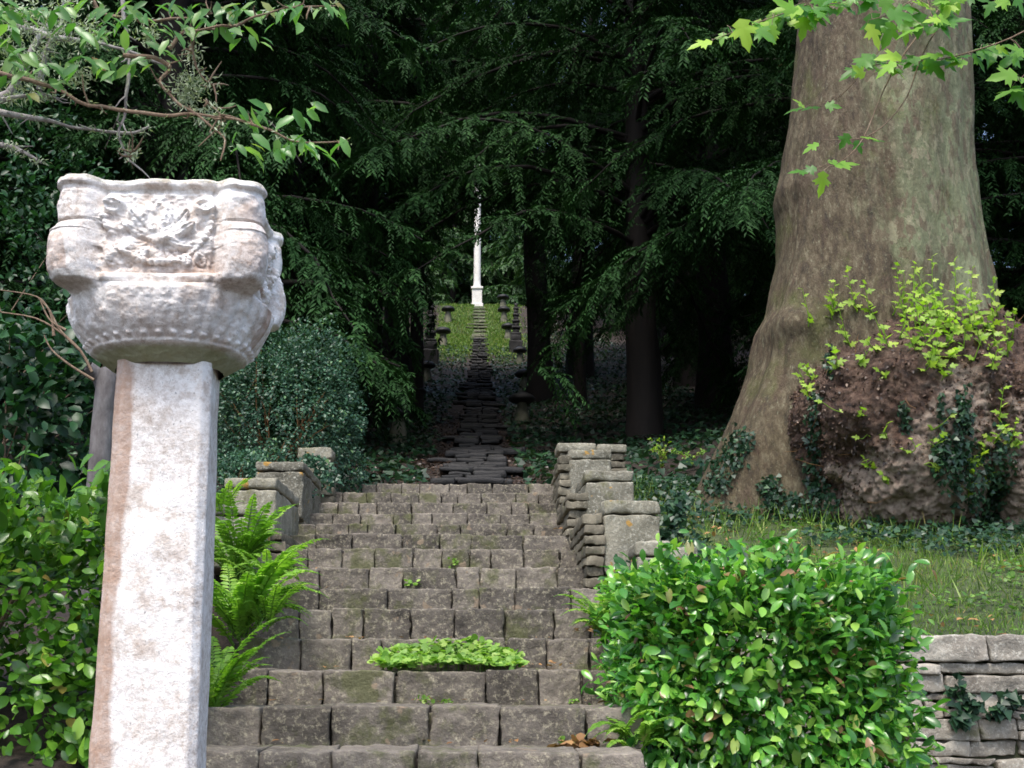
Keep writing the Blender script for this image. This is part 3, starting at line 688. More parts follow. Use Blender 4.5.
kn = at(790, 205, PY_); d = np.linalg.norm((P - kn) * [1, .6, 1.2], axis=-1); P = P + nrm * (.03 * np.exp(-(d / .18) ** 2))[..., None]
kn = at(800, 325, PY_ - .6); d = np.linalg.norm((P - kn) * [1, .5, 1.6], axis=-1); P = P + nrm * (.10 * np.exp(-(d / .22) ** 2))[..., None]
brn = np.clip(.20 - (P[..., 0] - PX + .12) * .95, 0, .75); brn = brn + .3 * (1 - sstep(Z2, 4.6, 5.6)); brn = np.clip(brn, 0, .8)
n1, n2 = P.shape[:2]; i = np.arange(n1 - 1)[:, None] * n2; j = np.arange(n2)[None]; kk = (j + 1) % n2
mb = MB(); mb.add(P.reshape(-1, 3), np.stack([i + j, i + kk, i + n2 + kk, i + n2 + j], -1).reshape(-1, 4), brn.ravel())
TB = bvh_of(mb); put(mb.build('trunk', M['plane']), pt, ptb)
# burr
bc = at(968, 430, 10.72)
el = np.linspace(-.5 * math.pi, .5 * math.pi, 300); az = np.linspace(0, 2 * math.pi, 620, endpoint=False)
A2, E2 = np.meshgrid(az, el); U = np.stack([np.cos(E2) * np.cos(A2), np.cos(E2) * np.sin(A2), np.sin(E2)], -1)
U3 = U / (np.abs(U) ** 3.3).sum(-1, keepdims=True) ** (1 / 3.3); rxz = np.array([1.56, 1.12, 1.10]); P = U3 * rxz
sk = np.clip(-P[..., 2] / 1.12, -1, 1)                         # fuller towards the bottom, shoulders above
P[..., 0] *= 1 + .10 * sk; P[..., 0] += .12 * (P[..., 2] / 1.28) * 0
P[..., 2] -= .34 * sstep(-P[..., 0], -.2, 1.3) * sstep(P[..., 2], 0, .9)   # top edge falls away to the left
P[..., 1] += .75 * sstep(P[..., 2], .25, 1.0) * (P[..., 1] < 0)            # and leans back into the trunk
gully = .16 * np.exp(-((P[..., 0] + .35 + .15 * P[..., 2]) / .12) ** 2) * sstep(-P[..., 2], .3, .9) * (U[..., 1] < 0)
dsp = fbm(P, 1.1, 3, 50) * .20 + np.abs(fbm(P, 3.2, 3, 51)) * .09 - np.abs(fbm(P * [1, 1, np.where(True, .45, 1)], 6, 3, 55)) * .07 * sstep(-P[..., 2], -.2, .5) + (.3 - np.abs(fbm(P, 13, 3, 52))) * .035 + fbm(P, 42, 2, 53) * .022 - gully
P = P + U * dsp[..., None] + bc
brn = np.clip(.66 + (bc[2] - P[..., 2]) * .55 - .30 * np.abs(P[..., 0] - bc[0] + .55) + .10 * fbm(P, 1.8, 3, 59), 0, 1) * .74
n1, n2 = P.shape[:2]; i = np.arange(n1 - 1)[:, None] * n2; j = np.arange(n2)[None]; kk = (j + 1) % n2
mb = MB(); mb.add(P.reshape(-1, 3), np.stack([i + j, i + kk, i + n2 + kk, i + n2 + j], -1).reshape(-1, 4), brn.ravel())
BB = bvh_of(mb); bo = put(mb.build('burr', M['burr']), pt, ptb)
Pf = P.reshape(-1, 3); Nf = norm((U / rxz).reshape(-1, 3)); rg = np.random.default_rng(404)
w_ = (brn.ravel() < .62) * 1.0 + .22; w_ = w_ * (Nf[:, 1] < .5) * np.cos(E2.ravel()); sel = rg.choice(len(Pf), 26000, p=w_ / w_.sum())
Q, Nq = Pf[sel], Nf[sel]; n = len(Q); mb = MB()
leaf_cards(mb, *T_NEEDLE, Q - Nq * .006, Nq * rg.uniform(-.1, .55, (n, 1)) + rg.normal(0, .6, (n, 3)) + [0, 0, -.6], rg.normal(0, .5, (n, 3)) + Nq * 1.3, rg.uniform(.012, .045, n), rg.uniform(.010, .030, n))
mb.build('bark_flakes', M['flake'], bo)['kind'] = 'stuff'
mb = MB()
for k_ in range(70):                                  # dead epicormic twigs
    q_ = Q[rg.integers(0, n)]; 
    if q_[1] > bc[1]: continue
    d_ = norm(q_ - bc) * .6 + rg.normal(0, .5, 3); e_ = q_ + norm(d_) * rg.uniform(.08, .28); tube(mb, [q_, (q_ + e_) / 2 + rg.normal(0, .015, 3), e_], [.004, .003, .0015], 4)
mb.build('dead_twigs', M['orange_stem'], bo)['kind'] = 'stuff'
# main limbs above the frame
mb = MB()
for az_, L in ((200, 6), (320, 5.5), (70, 6), (150, 5)):
    d = np.array([math.cos(R(az_)), math.sin(R(az_)), 0]); p0 = np.array([PX, PY_, 12.0]); s = np.linspace(0, 1, 12)[:, None]
    tube(mb, p0 + d * L * s + np.array([0, 0, 1]) * (4.5 * s ** .8) , .42 - .32 * s[:, 0], 10, rough=.1, rnd=.3)
put(mb.build('limb', M['plane']), pt, ptb)
def surf(px, py):
    best = (None, None); bd = 1e9
    for b in (BB, TB, G_BVH):
        p, n = hit(b, px, py)
        if p is not None:
            d = np.linalg.norm(p - EYE)
            if d < bd: bd = d; best = (p, n)
    return best
# young shoots on the burr
def shoot(px, py, h, nleaf, sz=.085, mat='lime'):
    p, n = surf(px, py)
    if p is None: return
    n = np.asarray(n); n = n if n @ (EYE - p) > 0 else -n
    mbx = MB(); tip = p + np.array([random.uniform(-.06, .06), 0, h]) + n * .12
    path = smooth_path([p - n * .03, p + n * .07 + [0, 0, h * .35], tip], 8); tube(mbx, path, np.linspace(.006, .002, 8), 5, .2)
    k = np.linspace(.2, 1, nleaf); P = np.stack([np.interp(k, np.linspace(0, 1, 8), path[:, c]) for c in range(3)], 1)
    a = np.arange(nleaf) * 2.4 + random.random() * 6; D = np.stack([np.cos(a), np.sin(a) * .8 - .2, np.full(nleaf, .15) + RNG.random(nleaf) * .4], 1)
    N = np.stack([RNG.normal(0, .4, nleaf), RNG.normal(-.9, .4, nleaf), RNG.uniform(.2, .9, nleaf)], 1)
    leaf_cards(mbx, *T_PLANE, P, D, N, sz * (1.15 - .5 * k) * RNG.uniform(.7, 1.2, nleaf)); put(mbx.build('shoot', M[mat]), pt, ptb)
SH = [(857, 315, .40, 9), (870, 318, .28, 7), (850, 345, .15, 5), (893, 318, .30, 7), (905, 322, .42, 10), (916, 330, .5, 11), (925, 340, .30, 9), (935, 322, .55, 12), (945, 335, .35, 9), (955, 320, .5, 10), (966, 335, .35, 9), (975, 318, .4, 9),
      (985, 330, .30, 7), (915, 352, .22, 7), (930, 358, .25, 8), (948, 350, .3, 8), (900, 340, .22, 6), (998, 318, .3, 7), (1008, 358, .3, 7), (1012, 340, .2, 5), (808, 332, .42, 5), (876, 352, .10, 4), (1000, 425, .28, 6), (1005, 445, .2, 5),
      (925, 372, .1, 4), (858, 365, .08, 4), (990, 350, .2, 6), (875, 470, .15, 5), (983, 490, .55, 12), (995, 500, .4, 10), (968, 500, .35, 8), (975, 470, .25, 7), (1012, 480, .4, 8)]
random.seed(21)
SH += [(random.gauss(925, 50), random.uniform(310, 372), random.uniform(.10, .38), random.randint(4, 8)) for _ in range(22)] + [(random.uniform(800, 1020), random.uniform(360, 500), random.uniform(.04, .12), random.randint(2, 5)) for _ in range(22)]
for px, py, h, nl in SH: shoot(px, py, h, int(nl * 1.2), .095, 'lime')
# overhanging leafy branches of the plane tree (come down from its limbs)
def pbranch(pts, leaves, r0=.009):
    path = smooth_path([at(x, y, d) for x, y, d in pts], 24); mbx = MB(); ms = MB(); tube(ms, path, np.linspace(r0 * .6, .0015, 24), 5, .05)
    P, D, N, Sz = [], [], [], []
    for (lx, ly, ang, sz) in leaves:
        q = np.array([at(x, y, d) for x, y, d in pts]); pp = path[np.argmin([np.hypot(*(proj(p) - [lx, ly])) for p in path])]
        Yd = pp[1] + random.uniform(-.12, .12); b0 = at(lx, ly, Yd)
        dr = RT * math.cos(R(ang)) - UPV * math.sin(R(ang)) + FW * random.uniform(-.35, .15)
        b0 = b0 - dr * sz / 230 * .4
        tube(ms, [pp, (pp + b0) / 2 + [0, 0, .01], b0], .0014, 4, .1)
        P.append(b0); D.append(dr); N.append(-FW * random.uniform(.4, 1.1) + np.array([0, 0, 1]) * random.uniform(.4, 1.1) + RT * random.uniform(-.5, .5)); Sz.append(sz / 230 * .95)
    P, D, N, Sz = map(np.array, (P, D, N, Sz)); leaf_cards(mbx, *T_PLANE, P, D, N, Sz, rnd=RNG.random(len(P)) ** 1.3)
    bo = put(ms.build('leafy_branch', M['twig']), pt, ptb); mbx.build('leaves', M['planeleaf'], bo)
def proj(p):
    v = p - EYE; z = v @ FW; return np.array([512 + FPX * (v @ RT) / z, 384 - FPX * (v @ UPV) / z])
def rnd_leaves(n, x0, y0, x1, y1, s=(20, 34), j=12):
    out = []; n = int(n * 1.6)
    for k in range(n):
        t = (k + random.random()) / n; out.append((x0 + (x1 - x0) * t + random.uniform(-j, j), y0 + (y1 - y0) * t + random.uniform(-j * .6, j), random.choice([150, 60, 30, 100, 10, 200]) + random.uniform(-25, 25), random.uniform(*s)))
    return out
pbranch([(1010, -150, 5.6), (930, -60, 5.5), (830, -6, 5.4), (760, 22, 5.3), (712, 40, 5.3)], [(702, 44, 165, 30), (730, 33, 70, 24), (722, 38, 100, 18)] + rnd_leaves(16, 835, 0, 745, 28, (22, 40), 12))
pbranch([(900, -120, 5.5), (860, -50, 5.5), (830, 2, 5.4), (808, 20, 5.4)], rnd_leaves(12, 870, -12, 800, 15, (20, 34), 14))
pbranch([(1010, -120, 5.2), (960, -40, 5.2), (900, 8, 5.2), (870, 20, 5.2)], rnd_leaves(20, 965, 4, 885, 18, (20, 36), 18))
pbranch([(1090, -60, 5.3), (1040, 20, 5.3), (960, 55, 5.3), (900, 62, 5.3), (850, 68, 5.3)], [(852, 72, 150, 30)] + rnd_leaves(22, 1020, 50, 858, 66, (18, 34), 9))
pbranch([(960, -60, 5.6), (900, 20, 5.5), (872, 60, 5.5), (840, 96, 5.5), (815, 105, 5.5)], [(795, 110, 165, 24), (812, 108, 170, 26), (832, 106, 10, 20), (800, 104, 220, 18)])
pbranch([(1000, -60, 5.4), (930, 40, 5.3), (905, 100, 5.3), (870, 135, 5.3), (830, 140, 5.3)], [(812, 147, 150, 22), (845, 140, 120, 20), (868, 138, 10, 22), (858, 146, 60, 18), (878, 141, 0, 16)])
pbranch([(980, -40, 5.6), (900, 60, 5.4), (862, 140, 5.3), (835, 165, 5.3)], [(800, 172, 180, 24), (822, 182, 95, 30), (845, 165, 350, 30), (835, 163, 10, 22), (810, 170, 160, 20)])
pbranch([(1080, -20, 4.9), (1050, 40, 4.9), (1020, 80, 4.9)], [(1005, 76, 170, 34), (1010, 92, 160, 40), (1022, 80, 30, 34), (1018, 96, 60, 30)])
pbranch([(1080, -60, 5.0), (1040, -20, 5.0), (1000, -6, 5.0)], [(1000, 3, 160, 30), (1018, 2, 60, 30), (990, 8, 120, 20)])

# ================================================================== helpers for bushes
def shell_bush(name, label, cat, center, radii, nleaf, tmpl, mat, size, wid=1.0, bias=.6, seed=0, stems=8, stem_mat='twig', droop=.3, box=False, ragged=0, group=None, lumps=.25, inner=.25):
    """leaves on sprays filling a lumpy volume: dense rim, open inside, plus real stems"""
    rg = np.random.default_rng(seed + 100); c = np.array(center, float); rd = np.array(radii, float)
    base = np.array([c[0], c[1], gz(c[0], c[1])])
    root = empty(name, base, label, cat, group)
    U = norm(rg.normal(0, 1, (nleaf, 3)))
    if box: 
        U = rg.uniform(-1, 1, (nleaf, 3)); U = U / np.abs(U).max(1, keepdims=True); q2 = np.sort(np.abs(U), axis=1)[:, 1:2]; U = U * (1 - .03 * q2 ** 4)
    lump = 1 + lumps * fbm(U * 1.3 + seed, 1.6, 3, seed) 
    depth = 1 - inner * rg.random(nleaf) ** 1.6
    P = c + U * rd * (lump * depth)[:, None]
    # gather leaves into twigs
    k = max(1, nleaf // 7); tw = P[:k]; idx = rg.integers(0, k, nleaf); P = tw[idx] + rg.normal(0, size * .8, (nleaf, 3)); Uo = U[:k][idx]
    if ragged:                                       # odd leading sprigs poking out of the outline
        ns = int(46 * ragged); si = rg.integers(0, k, ns)
        for q_ in si:
            m_ = 14; tt = np.linspace(0, 1, m_)[:, None]; dd = norm(Uo[0] * 0 + U[q_] * [.7, .7, .5] + [0, -.1, .5] + rg.normal(0, .3, 3))
            P = np.concatenate([P, tw[q_] + dd * tt * rg.uniform(.10, .22) + rg.normal(0, .012, (m_, 3))]); Uo = np.concatenate([Uo, np.repeat(dd[None], m_, 0)])
    ok = P[:, 2] > ground_z(P[:, 0], P[:, 1]) - .02; P, Uo = P[ok], Uo[ok]; n = len(P)
    D = Uo * .7 + rg.normal(0, .55, (n, 3)); D[:, 2] -= droop * rg.random(n)
    N = Uo * .6 + rg.normal(0, .42, (n, 3)) + np.array([0, -.35, .6])
    mbx = MB(); sz = size * rg.uniform(.5, 1.3, n); leaf_cards(mbx, *tmpl, P, D, N, sz, sz * wid, rnd=rg.random(n))
    put(mbx.build('foliage', M[mat]), root, base)
    mbx = MB()
    for s in range(stems):
        t = tw[rg.integers(0, k)]; b0 = base + [rg.uniform(-.3, .3) * rd[0], rg.uniform(-.3, .3) * rd[1], -.03]
        m_ = (b0 + t) / 2 + rg.normal(0, .12, 3) * rd; tube(mbx, smooth_path([b0, m_, t], 10), np.linspace(.012, .003, 10), 5)
    if stems: put(mbx.build('stem', M[stem_mat]), root, base)
    return root
# laurel bush, lower right
c = at(757, 668, 5.35); shell_bush('laurel_bush', 'glossy bright green laurel bush in front of the dry stone wall', 'bush', (c[0], 5.45, c[2] - .12), (.575, .40, .53), 17000, T_LAUREL, 'laurel', .065, 1.0, seed=3, stems=30, box=True, lumps=.09, inner=.40, ragged=1.4)
c = at(650, 700, 5.1); shell_bush('laurel_bush', 'low leafy shrub spilling over the right ends of the lowest steps', 'bush', (c[0] + .05, 5.3, c[2] - .1), (.22, .25, .34), 1500, T_LAUREL, 'laurel', .050, .6, seed=5, stems=8, lumps=.2)
# hedge, left
c = at(28, 640, 4.6); shell_bush('laurel_hedge', 'bright green clipped hedge behind the column at the left edge', 'hedge', (c[0] - .45, 4.9, c[2] - .25), (.82, .40, .80), 17000, T_LAUREL, 'hedge', .066, 1.1, seed=8, stems=16, box=True, lumps=.06, inner=.3)
# dark shrubs behind the hedge
c = at(10, 400, 7.5); shell_bush('shrub', 'dark large leaved shrub rising behind the left hedge', 'shrub', (c[0] - .1, 7.6, c[2] - .25), (.75, .55, .85), 3400, T_OVAL, 'shrub', .10, 1.1, seed=9, stems=12, lumps=.3)
c = at(30, 300, 10.5); shell_bush('shrub', 'dark shrub in the shade behind the capital at the left edge', 'shrub', (c[0] - .5, 10.6, c[2] - .9), (1.9, 1.0, 2.5), 14000, T_OVAL, 'shrub', .075, 1.0, seed=10, stems=10, lumps=.25)
# teal small leaved bush
c = at(283, 410, 11.2); shell_bush('cotoneaster_bush', 'rounded blue green small leaved bush behind the left parapet', 'bush', (c[0], 11.6, c[2]), (.80, .65, .98), 26000, T_OVAL, 'teal', .034, 1.1, seed=12, stems=34, stem_mat='orange_stem', lumps=.2, inner=.4)
c = at(235, 470, 9.8); shell_bush('cotoneaster_bush', 'low blue green bush hugging the back of the left parapet', 'bush', (c[0], 10.3, c[2] - .2), (.5, .4, .5), 7000, T_OVAL, 'teal', .034, 1.1, seed=13, stems=10, stem_mat='orange_stem', lumps=.25)

# ferns: arching fronds with many leaflets
def fern(px, py, Yd, L, nf, label, mat='fern', azr=(0, 360), seed=0, pin=.055, group='ferns beside the stairs', up=.8):
    rg = np.random.default_rng(seed + 500); p = at(px, py, Yd); root = empty('fern', p, label, 'fern', group)
    for f in range(nf):
        az_ = R(rg.uniform(*azr)); l = L * rg.uniform(.65, 1.1); d = np.array([math.cos(az_), math.sin(az_), 0]); s = np.linspace(0, 1, 26)
        u = up * rg.uniform(.7, 1.2)
        path = p + rg.normal(0, .025, 3) + d * (l * s)[:, None] * .8 + np.array([0, 0, 1]) * (l * (u * s - .75 * s ** 2.2))[:, None]
        mbx = MB(); tube(mbx, path, np.linspace(.004, .0012, 26), 4, .1)
        T = norm(np.gradient(path, axis=0)); side = norm(np.cross(T, [0, 0, 1])); up_ = np.cross(side, T)
        P, D, N, W = [], [], [], []
        for sg in (-1, 1):
            q = slice(3, 26); env = np.sin(np.clip(s[q] * 1.05 + .02, 0, 1) * math.pi) ** .6 * (1.15 - .5 * s[q])
            P.append(path[q]); D.append(side[q] * sg + T[q] * .6 - up_[q] * .15 + rg.normal(0, .08, (23, 3))); N.append(up_[q] + rg.normal(0, .25, (23, 3))); W.append(env * pin * l / .45)
        P, D, N, W = map(np.concatenate, (P, D, N, W)); rn = np.clip(rg.uniform(.1, .9) + rg.normal(0, .15, len(P)), 0, 1)
        leaf_cards(mbx, *T_OVAL, P, D, N, W, np.full(len(P), .040 * l / .45), rnd=rn)
        mbx.V = [v - p for v in mbx.V]; mbx.build('frond', M[mat], root)
fern(240, 635, 6.2, .54, 46, 'tall fern clump beside the column, upper of the two on the left', seed=1, up=1.3)
fern(238, 580, 6.9, .46, 34, 'fern behind the tall clump, against the left parapet', seed=2, up=1.5)
fern(262, 625, 6.1, .30, 20, 'small fern spilling onto the steps below the tall left clump', seed=9, up=1.2)
fern(268, 585, 6.6, .34, 26, 'fern spilling over the step ends below the left parapet', seed=11, up=1.15)
fern(205, 720, 5.2, .42, 34, 'lower fern clump at the left ends of the bottom steps', seed=3, up=1.45)
fern(222, 520, 7.4, .30, 12, 'small fern on the left parapet top beside the column', seed=4, up=1.3)
fern(607, 636, 6.45, .34, 34, 'bright fern growing from the foot of the right parapet', seed=6, up=1.3)
fern(632, 745, 5.05, .30, 24, 'fern leaning out from under the laurel at the lower steps', seed=7, up=1.1)

# ground cover patch on the third step
def cover(name, label, cat, pxs, n, mat, tmpl, size, Yd=None, zoff=.0, hgt=.07, group=None, kind=None):
    pass
rg = np.random.default_rng(77)
y3 = step_y(2); xa = at(372, 668, y3)[0]; xb = at(522, 668, y3)[0]; zt3 = STEP_Z[2]
n = 1500; u = rg.random(n); vv = rg.random(n)
Pg = np.stack([xa + (xb - xa) * u, y3 + .04 + .50 * vv, zt3 + .015 + (.02 + .10 * sstep(vv, .0, .9) * np.sin(np.clip(u * 1.0, .04, .96) * math.pi) ** .35) * rg.uniform(.35, 1, n)], 1)
Pg[:, 2] += .02 * vnoise(Pg * [1, 1, 0], 8, 3)
mb = MB(); leaf_cards(mb, *T_ROUND, Pg, np.stack([rg.normal(0, 1, n), rg.normal(-.5, .8, n), rg.normal(.1, .25, n)], 1), np.stack([rg.normal(0, .3, n), rg.normal(-.55, .3, n), np.ones(n)], 1), .034 * rg.uniform(.6, 1.3, n))
for k in range(60):
    q = Pg[rg.integers(0, n)]; tube(mb, [[q[0], q[1], zt3 - .01], q], .0015, 4, .2)
pc = empty('creeping_plant', ((xa + xb) / 2, y3 + .25, zt3), 'mat of bright green round leaves growing across the middle of a step', 'plant'); put(mb.build('foliage', M['cover']), pc, np.array(pc.location))
mo = MB()
for i_ in range(1, 13):                               # litter scraps lying on the treads
    k_ = 16; y_ = step_y(i_ - 1) + rg.uniform(.32, .54, k_); x_ = rg.uniform(STEP_X[i_][0] + .05, STEP_X[i_][1] - .05, k_)
    leaf_cards(mo, *T_OVAL, np.stack([x_, y_, np.full(k_, STEP_Z[i_ - 1] + .012)], 1), rg.normal(0, 1, (k_, 3)) * [1, 1, .1], rg.normal(0, .25, (k_, 3)) + [0, -.2, 1], rg.uniform(.012, .04, k_))
tag(mo.build('leaf_litter', M['dead']), 'scraps of dry leaf scattered over the stone treads', 'leaf litter', kind='stuff')
# little weeds in the joints
for px, py, i_, s in ((424, 700, 1, .03), (447, 702, 1, .02), (566, 744, 0, .035), (412, 584, 5, .04), (575, 701, 1, .02), (455, 562, 6, .03)):
    yd = step_y(i_ + 1) - .03; p = at(px, py, yd); n = 16; mb = MB()
    leaf_cards(mb, *T_ROUND, rg.normal(0, s * .6, (n, 3)) * [1, .5, .5], norm(rg.normal(0, 1, (n, 3)) + [0, -.5, .4]), rg.normal(0, .3, (n, 3)) + [0, -.4, 1], s * .7)
    o = mb.build('weed', M['cover'], loc=[float(v) for v in p]); tag(o, {424: 'small green weed on the tread left of centre below the leafy mat', 447: 'tiny weed sprig beside the small green weed below the mat', 566: 'weed near the fallen leaves at the right of the lowest tread', 412: 'green weed in a vertical joint in the middle of the flight', 575: 'tiny weed by the riser right of the leafy mat', 455: 'weed in an upper joint of the flight'}[px], 'weed', 'weeds in the step joints')
# fallen leaves
def dead(px, py, Yd, n, spread, label, size=.05):
    p = at(px, py, Yd); mb = MB(); Q = rg.normal(0, 1, (n, 3)) * [spread, spread * .4, .012]; Q[:, 2] = np.abs(Q[:, 2]) + .012
    leaf_cards(mb, *T_OVAL, Q, rg.normal(0, 1, (n, 3)) * [1, 1, .3], rg.normal(0, .4, (n, 3)) + [0, -.3, 1], size * rg.uniform(.5, 1.2, n), size * 1.3)
    tag(mb.build('fallen_leaves', M['dead'], loc=[float(v) for v in p]), label, 'dead leaves', kind='stuff')
dead(578, 748, step_y(1) - .08, 26, .06, 'brown dead leaves heaped on the lowest tread by the laurel', .075)
dead(572, 532, step_y(9) - .1, 24, .05, 'russet dead leaves beside the rubble of the right parapet')
dead(600, 634, step_y(4) - .1, 20, .08, 'brown dead leaves under the right fern')
dead(545, 668, step_y(3) - .06, 12, .07, 'reddish leaf scraps right of the leafy mat', .03)

# ================================================================== grass and ivy cover
def scatter(n, x0, x1, y0, y1, cond, seed):
    rg = np.random.default_rng(seed); x = rg.uniform(x0, x1, n); y = rg.uniform(y0, y1, n); ok = cond(x, y, rg.random(n)); x, y = x[ok], y[ok]
    return np.stack([x, y, ground_z(x, y)], 1), rg
T_BLADE = ([(0, .5, 0), (0, -.5, 0), (.5, .4, 0), (.5, -.4, 0), (1, 0, -.15)], [(0, 1, 3), (0, 3, 2), (2, 3, 4)])
P, rg = scatter(34000, 1.1, 6, 6.4, 12.5, lambda x, y, r: (r < .95 - .12 * (y - 6.4) + 1.1 * vnoise(np.stack([x, y, 0 * x], 1), 1.9, 6)), 31)
n = len(P); mb = MB(); leaf_cards(mb, *T_BLADE, P, rg.normal(0, .5, (n, 3)) + [0, 0, 1], rg.normal(0, 1, (n, 3)), rg.uniform(.025, .08, n) * (1 + .8 * vnoise(P, 2.5, 66)), .006)
tag(mb.build('grass', M['grass']), 'short rough grass on the right bank above the retaining wall', 'grass', kind='stuff')
P, rg = scatter(14000, 1.0, 6, 6.4, 13, lambda x, y, r: (r < .9) & (vnoise(np.stack([x, y, 0 * x], 1), 2.2, 61) > .05), 32); n = len(P); P[:, 2] += rg.uniform(.01, .06, n)
mb = MB(); leaf_cards(mb, *T_ROUND, P, rg.normal(0, 1, (n, 3)) * [1, 1, .3], rg.normal(0, .35, (n, 3)) + [0, -.3, 1], rg.uniform(.015, .04, n))
tag(mb.build('ground_cover', M['weed']), 'small leafy weeds among the grass under the plane tree', 'ground cover', kind='stuff')
P, rg = scatter(1500, .95, 6, 6.4, 12, lambda x, y, r: r < .5 + .7 * vnoise(np.stack([x, y, 0 * x], 1), 1.5, 62), 33); n = len(P); P[:, 2] += .03
mb = MB(); leaf_cards(mb, *T_OVAL, P, rg.normal(0, 1, (n, 3)) * [1, 1, .2], rg.normal(0, .3, (n, 3)) + [0, -.2, 1], rg.uniform(.03, .07, n))
tag(mb.build('leaf_litter', M['dead']), 'scattered brown leaves on the right bank', 'leaf litter', kind='stuff')
P, rg = scatter(16000, .95, 4.5, 7.6, 13.5, lambda x, y, r: (r < .9) & (vnoise(np.stack([x, y, 0 * x], 1), 1.4, 63) + .4 * sstep(y, 9, 11) > .1) & ((x < 1.9) | (y > 8.7)), 38); n = len(P); P[:, 2] += rg.uniform(.01, .14, n)
mb = MB(); leaf_cards(mb, *T_IVY, P, rg.normal(0, 1, (n, 3)) * [1, 1, .4], rg.normal(0, .4, (n, 3)) + [0, -.5, .8], rg.uniform(.03, .065, n))
tag(mb.build('ivy_ground_cover', M['ivy']), 'ivy trailing over the uneven bank between the right parapet and the plane tree', 'ivy', kind='stuff')
P, rg = scatter(5200, .95, 5.5, 7.4, 13.0, lambda x, y, r: vnoise(np.stack([x, y, 0 * x], 1), 1.9, 64) > .12, 39); n = len(P)
mb = MB(); leaf_cards(mb, *T_BLADE, P, rg.normal(0, .45, (n, 3)) + [0, 0, 1], rg.normal(0, 1, (n, 3)), rg.uniform(.10, .26, n), .009)
tag(mb.build('tall_grass', M['grass']), 'longer tufts of grass on the right bank', 'grass', kind='stuff')
for k_, (px, py, Yd, sc_h, lab) in enumerate([(662, 470, 11.6, .34, 'pale yellow green weed with arching stems behind the right parapet'), (690, 468, 11.8, .22, 'smaller yellowish weed beside the arching one near the root flare')]):
    p = ghit(px, py); rgx = np.random.default_rng(60 + k_); mb = MB(); ml = MB()
    for q_ in range(7):
        a_ = rgx.uniform(0, 6.28); pth = smooth_path([[0, 0, -.02], [math.cos(a_) * .06, math.sin(a_) * .05, sc_h * .6], [math.cos(a_) * .2, math.sin(a_) * .15, sc_h * rgx.uniform(.8, 1.1)]], 10); tube(mb, pth, np.linspace(.004, .0015, 10), 4)
        m_ = 16; ix = rgx.integers(2, 10, m_); leaf_cards(ml, *T_OVAL, pth[ix], rgx.normal(0, 1, (m_, 3)), rgx.normal(0, .5, (m_, 3)) + [0, -.5, .8], rgx.uniform(.03, .06, m_))
    rt = empty('wild_plant', p, lab, 'plant'); mb.build('stem', M['orange_stem'], rt); ml.build('foliage', M['lime'] if k_ == 0 else M['cover'], rt)
# hilltop grass
P, rg = scatter(110000, -5, 5, 47, 76, lambda x, y, r: (np.abs(x) > .3) & (r < grassy(x, y) - .1), 34)
n = len(P); mb = MB(); leaf_cards(mb, *T_BLADE, P, rg.normal(0, .45, (n, 3)) + [0, 0, 1], rg.normal(0, 1, (n, 3)), rg.uniform(.06, .2, n), .035)
tag(mb.build('hill_grass', M['grass']), 'pale grass catching the light on the hilltop around the column', 'grass', kind='stuff')
# ivy on the forest floor
P, rg = scatter(110000, -11, 13, 12.2, 64, lambda x, y, r: ((y < 55) | (np.abs(x) > 2.3)) & ((x > .55) | (x < -.75 - .4 * vnoise(np.stack([x, y, 0 * x], 1), .7, 4)) | (y > 34) & (np.abs(x) > .5)) & (r < 1.15 - y * .012) & ((np.abs(x) < 6) | (y < 26)), 35)
n = len(P); P[:, 2] += rg.uniform(.02, .22, n) * (.6 + .6 * vnoise(P, .8, 8))
mb = MB(); leaf_cards(mb, *T_IVY, P, rg.normal(0, 1, (n, 3)) * [1, 1, .4], rg.normal(0, .45, (n, 3)) + [0, -.35, 1], rg.uniform(.06, .13, n))
tag(mb.build('ivy_ground_cover', M['ivy']), 'dark glossy ivy carpeting the floor of the wood', 'ivy', kind='stuff')

P, rg = scatter(9000, -2.2, .9, 12.2, 30, lambda x, y, r: (np.abs(x + .1) > .3) & (r < .8), 36); n = len(P); P[:, 2] += rg.uniform(.01, .05, n)
mb = MB(); leaf_cards(mb, *T_OVAL, P, rg.normal(0, 1, (n, 3)) * [1, 1, .2], rg.normal(0, .4, (n, 3)) + [0, -.3, 1], rg.uniform(.04, .08, n))
tag(mb.build('leaf_litter', M['litter']), 'dark wet leaf litter along the foot of the hill path', 'leaf litter', kind='stuff')
# ivy patches on trunk and walls
def ivy_patch(label, blobs, n, seed, mat='ivy', size=.045, off=.03, target=surf):
    rg = np.random.default_rng(seed + 900); P, D, N = [], [], []
    for k in range(n):
        cx, cy, rx, ry = blobs[rg.integers(0, len(blobs))]; px, py = cx + rg.normal(0, .5) * rx, cy + rg.normal(0, .5) * ry
        p, nn = target(px, py)
        if p is None: continue
        nn = np.asarray(nn); nn = nn if nn @ (EYE - p) > 0 else -nn
        P.append(p + nn * rg.uniform(.0, off)); N.append(nn + rg.normal(0, .35, 3) + [0, 0, .35]); D.append(rg.normal(0, .6, 3) + [0, 0, -.6])
    P, D, N = map(np.array, (P, D, N)); dd = np.linalg.norm(P[:, None] - P[None], axis=2); ok = np.sort(dd, 1)[:, 4] < size * 1.3; P, D, N = P[ok], D[ok], N[ok]; b0 = P[np.argmin(P[:, 2])]; mb = MB(); leaf_cards(mb, *T_IVY, P - b0, D, N, size * rg.uniform(.6, 1.3, len(P)))
    tag(mb.build('ivy_plant', M[mat], loc=[float(v) for v in b0]), label, 'ivy', 'ivy plants climbing on trunk and stones')
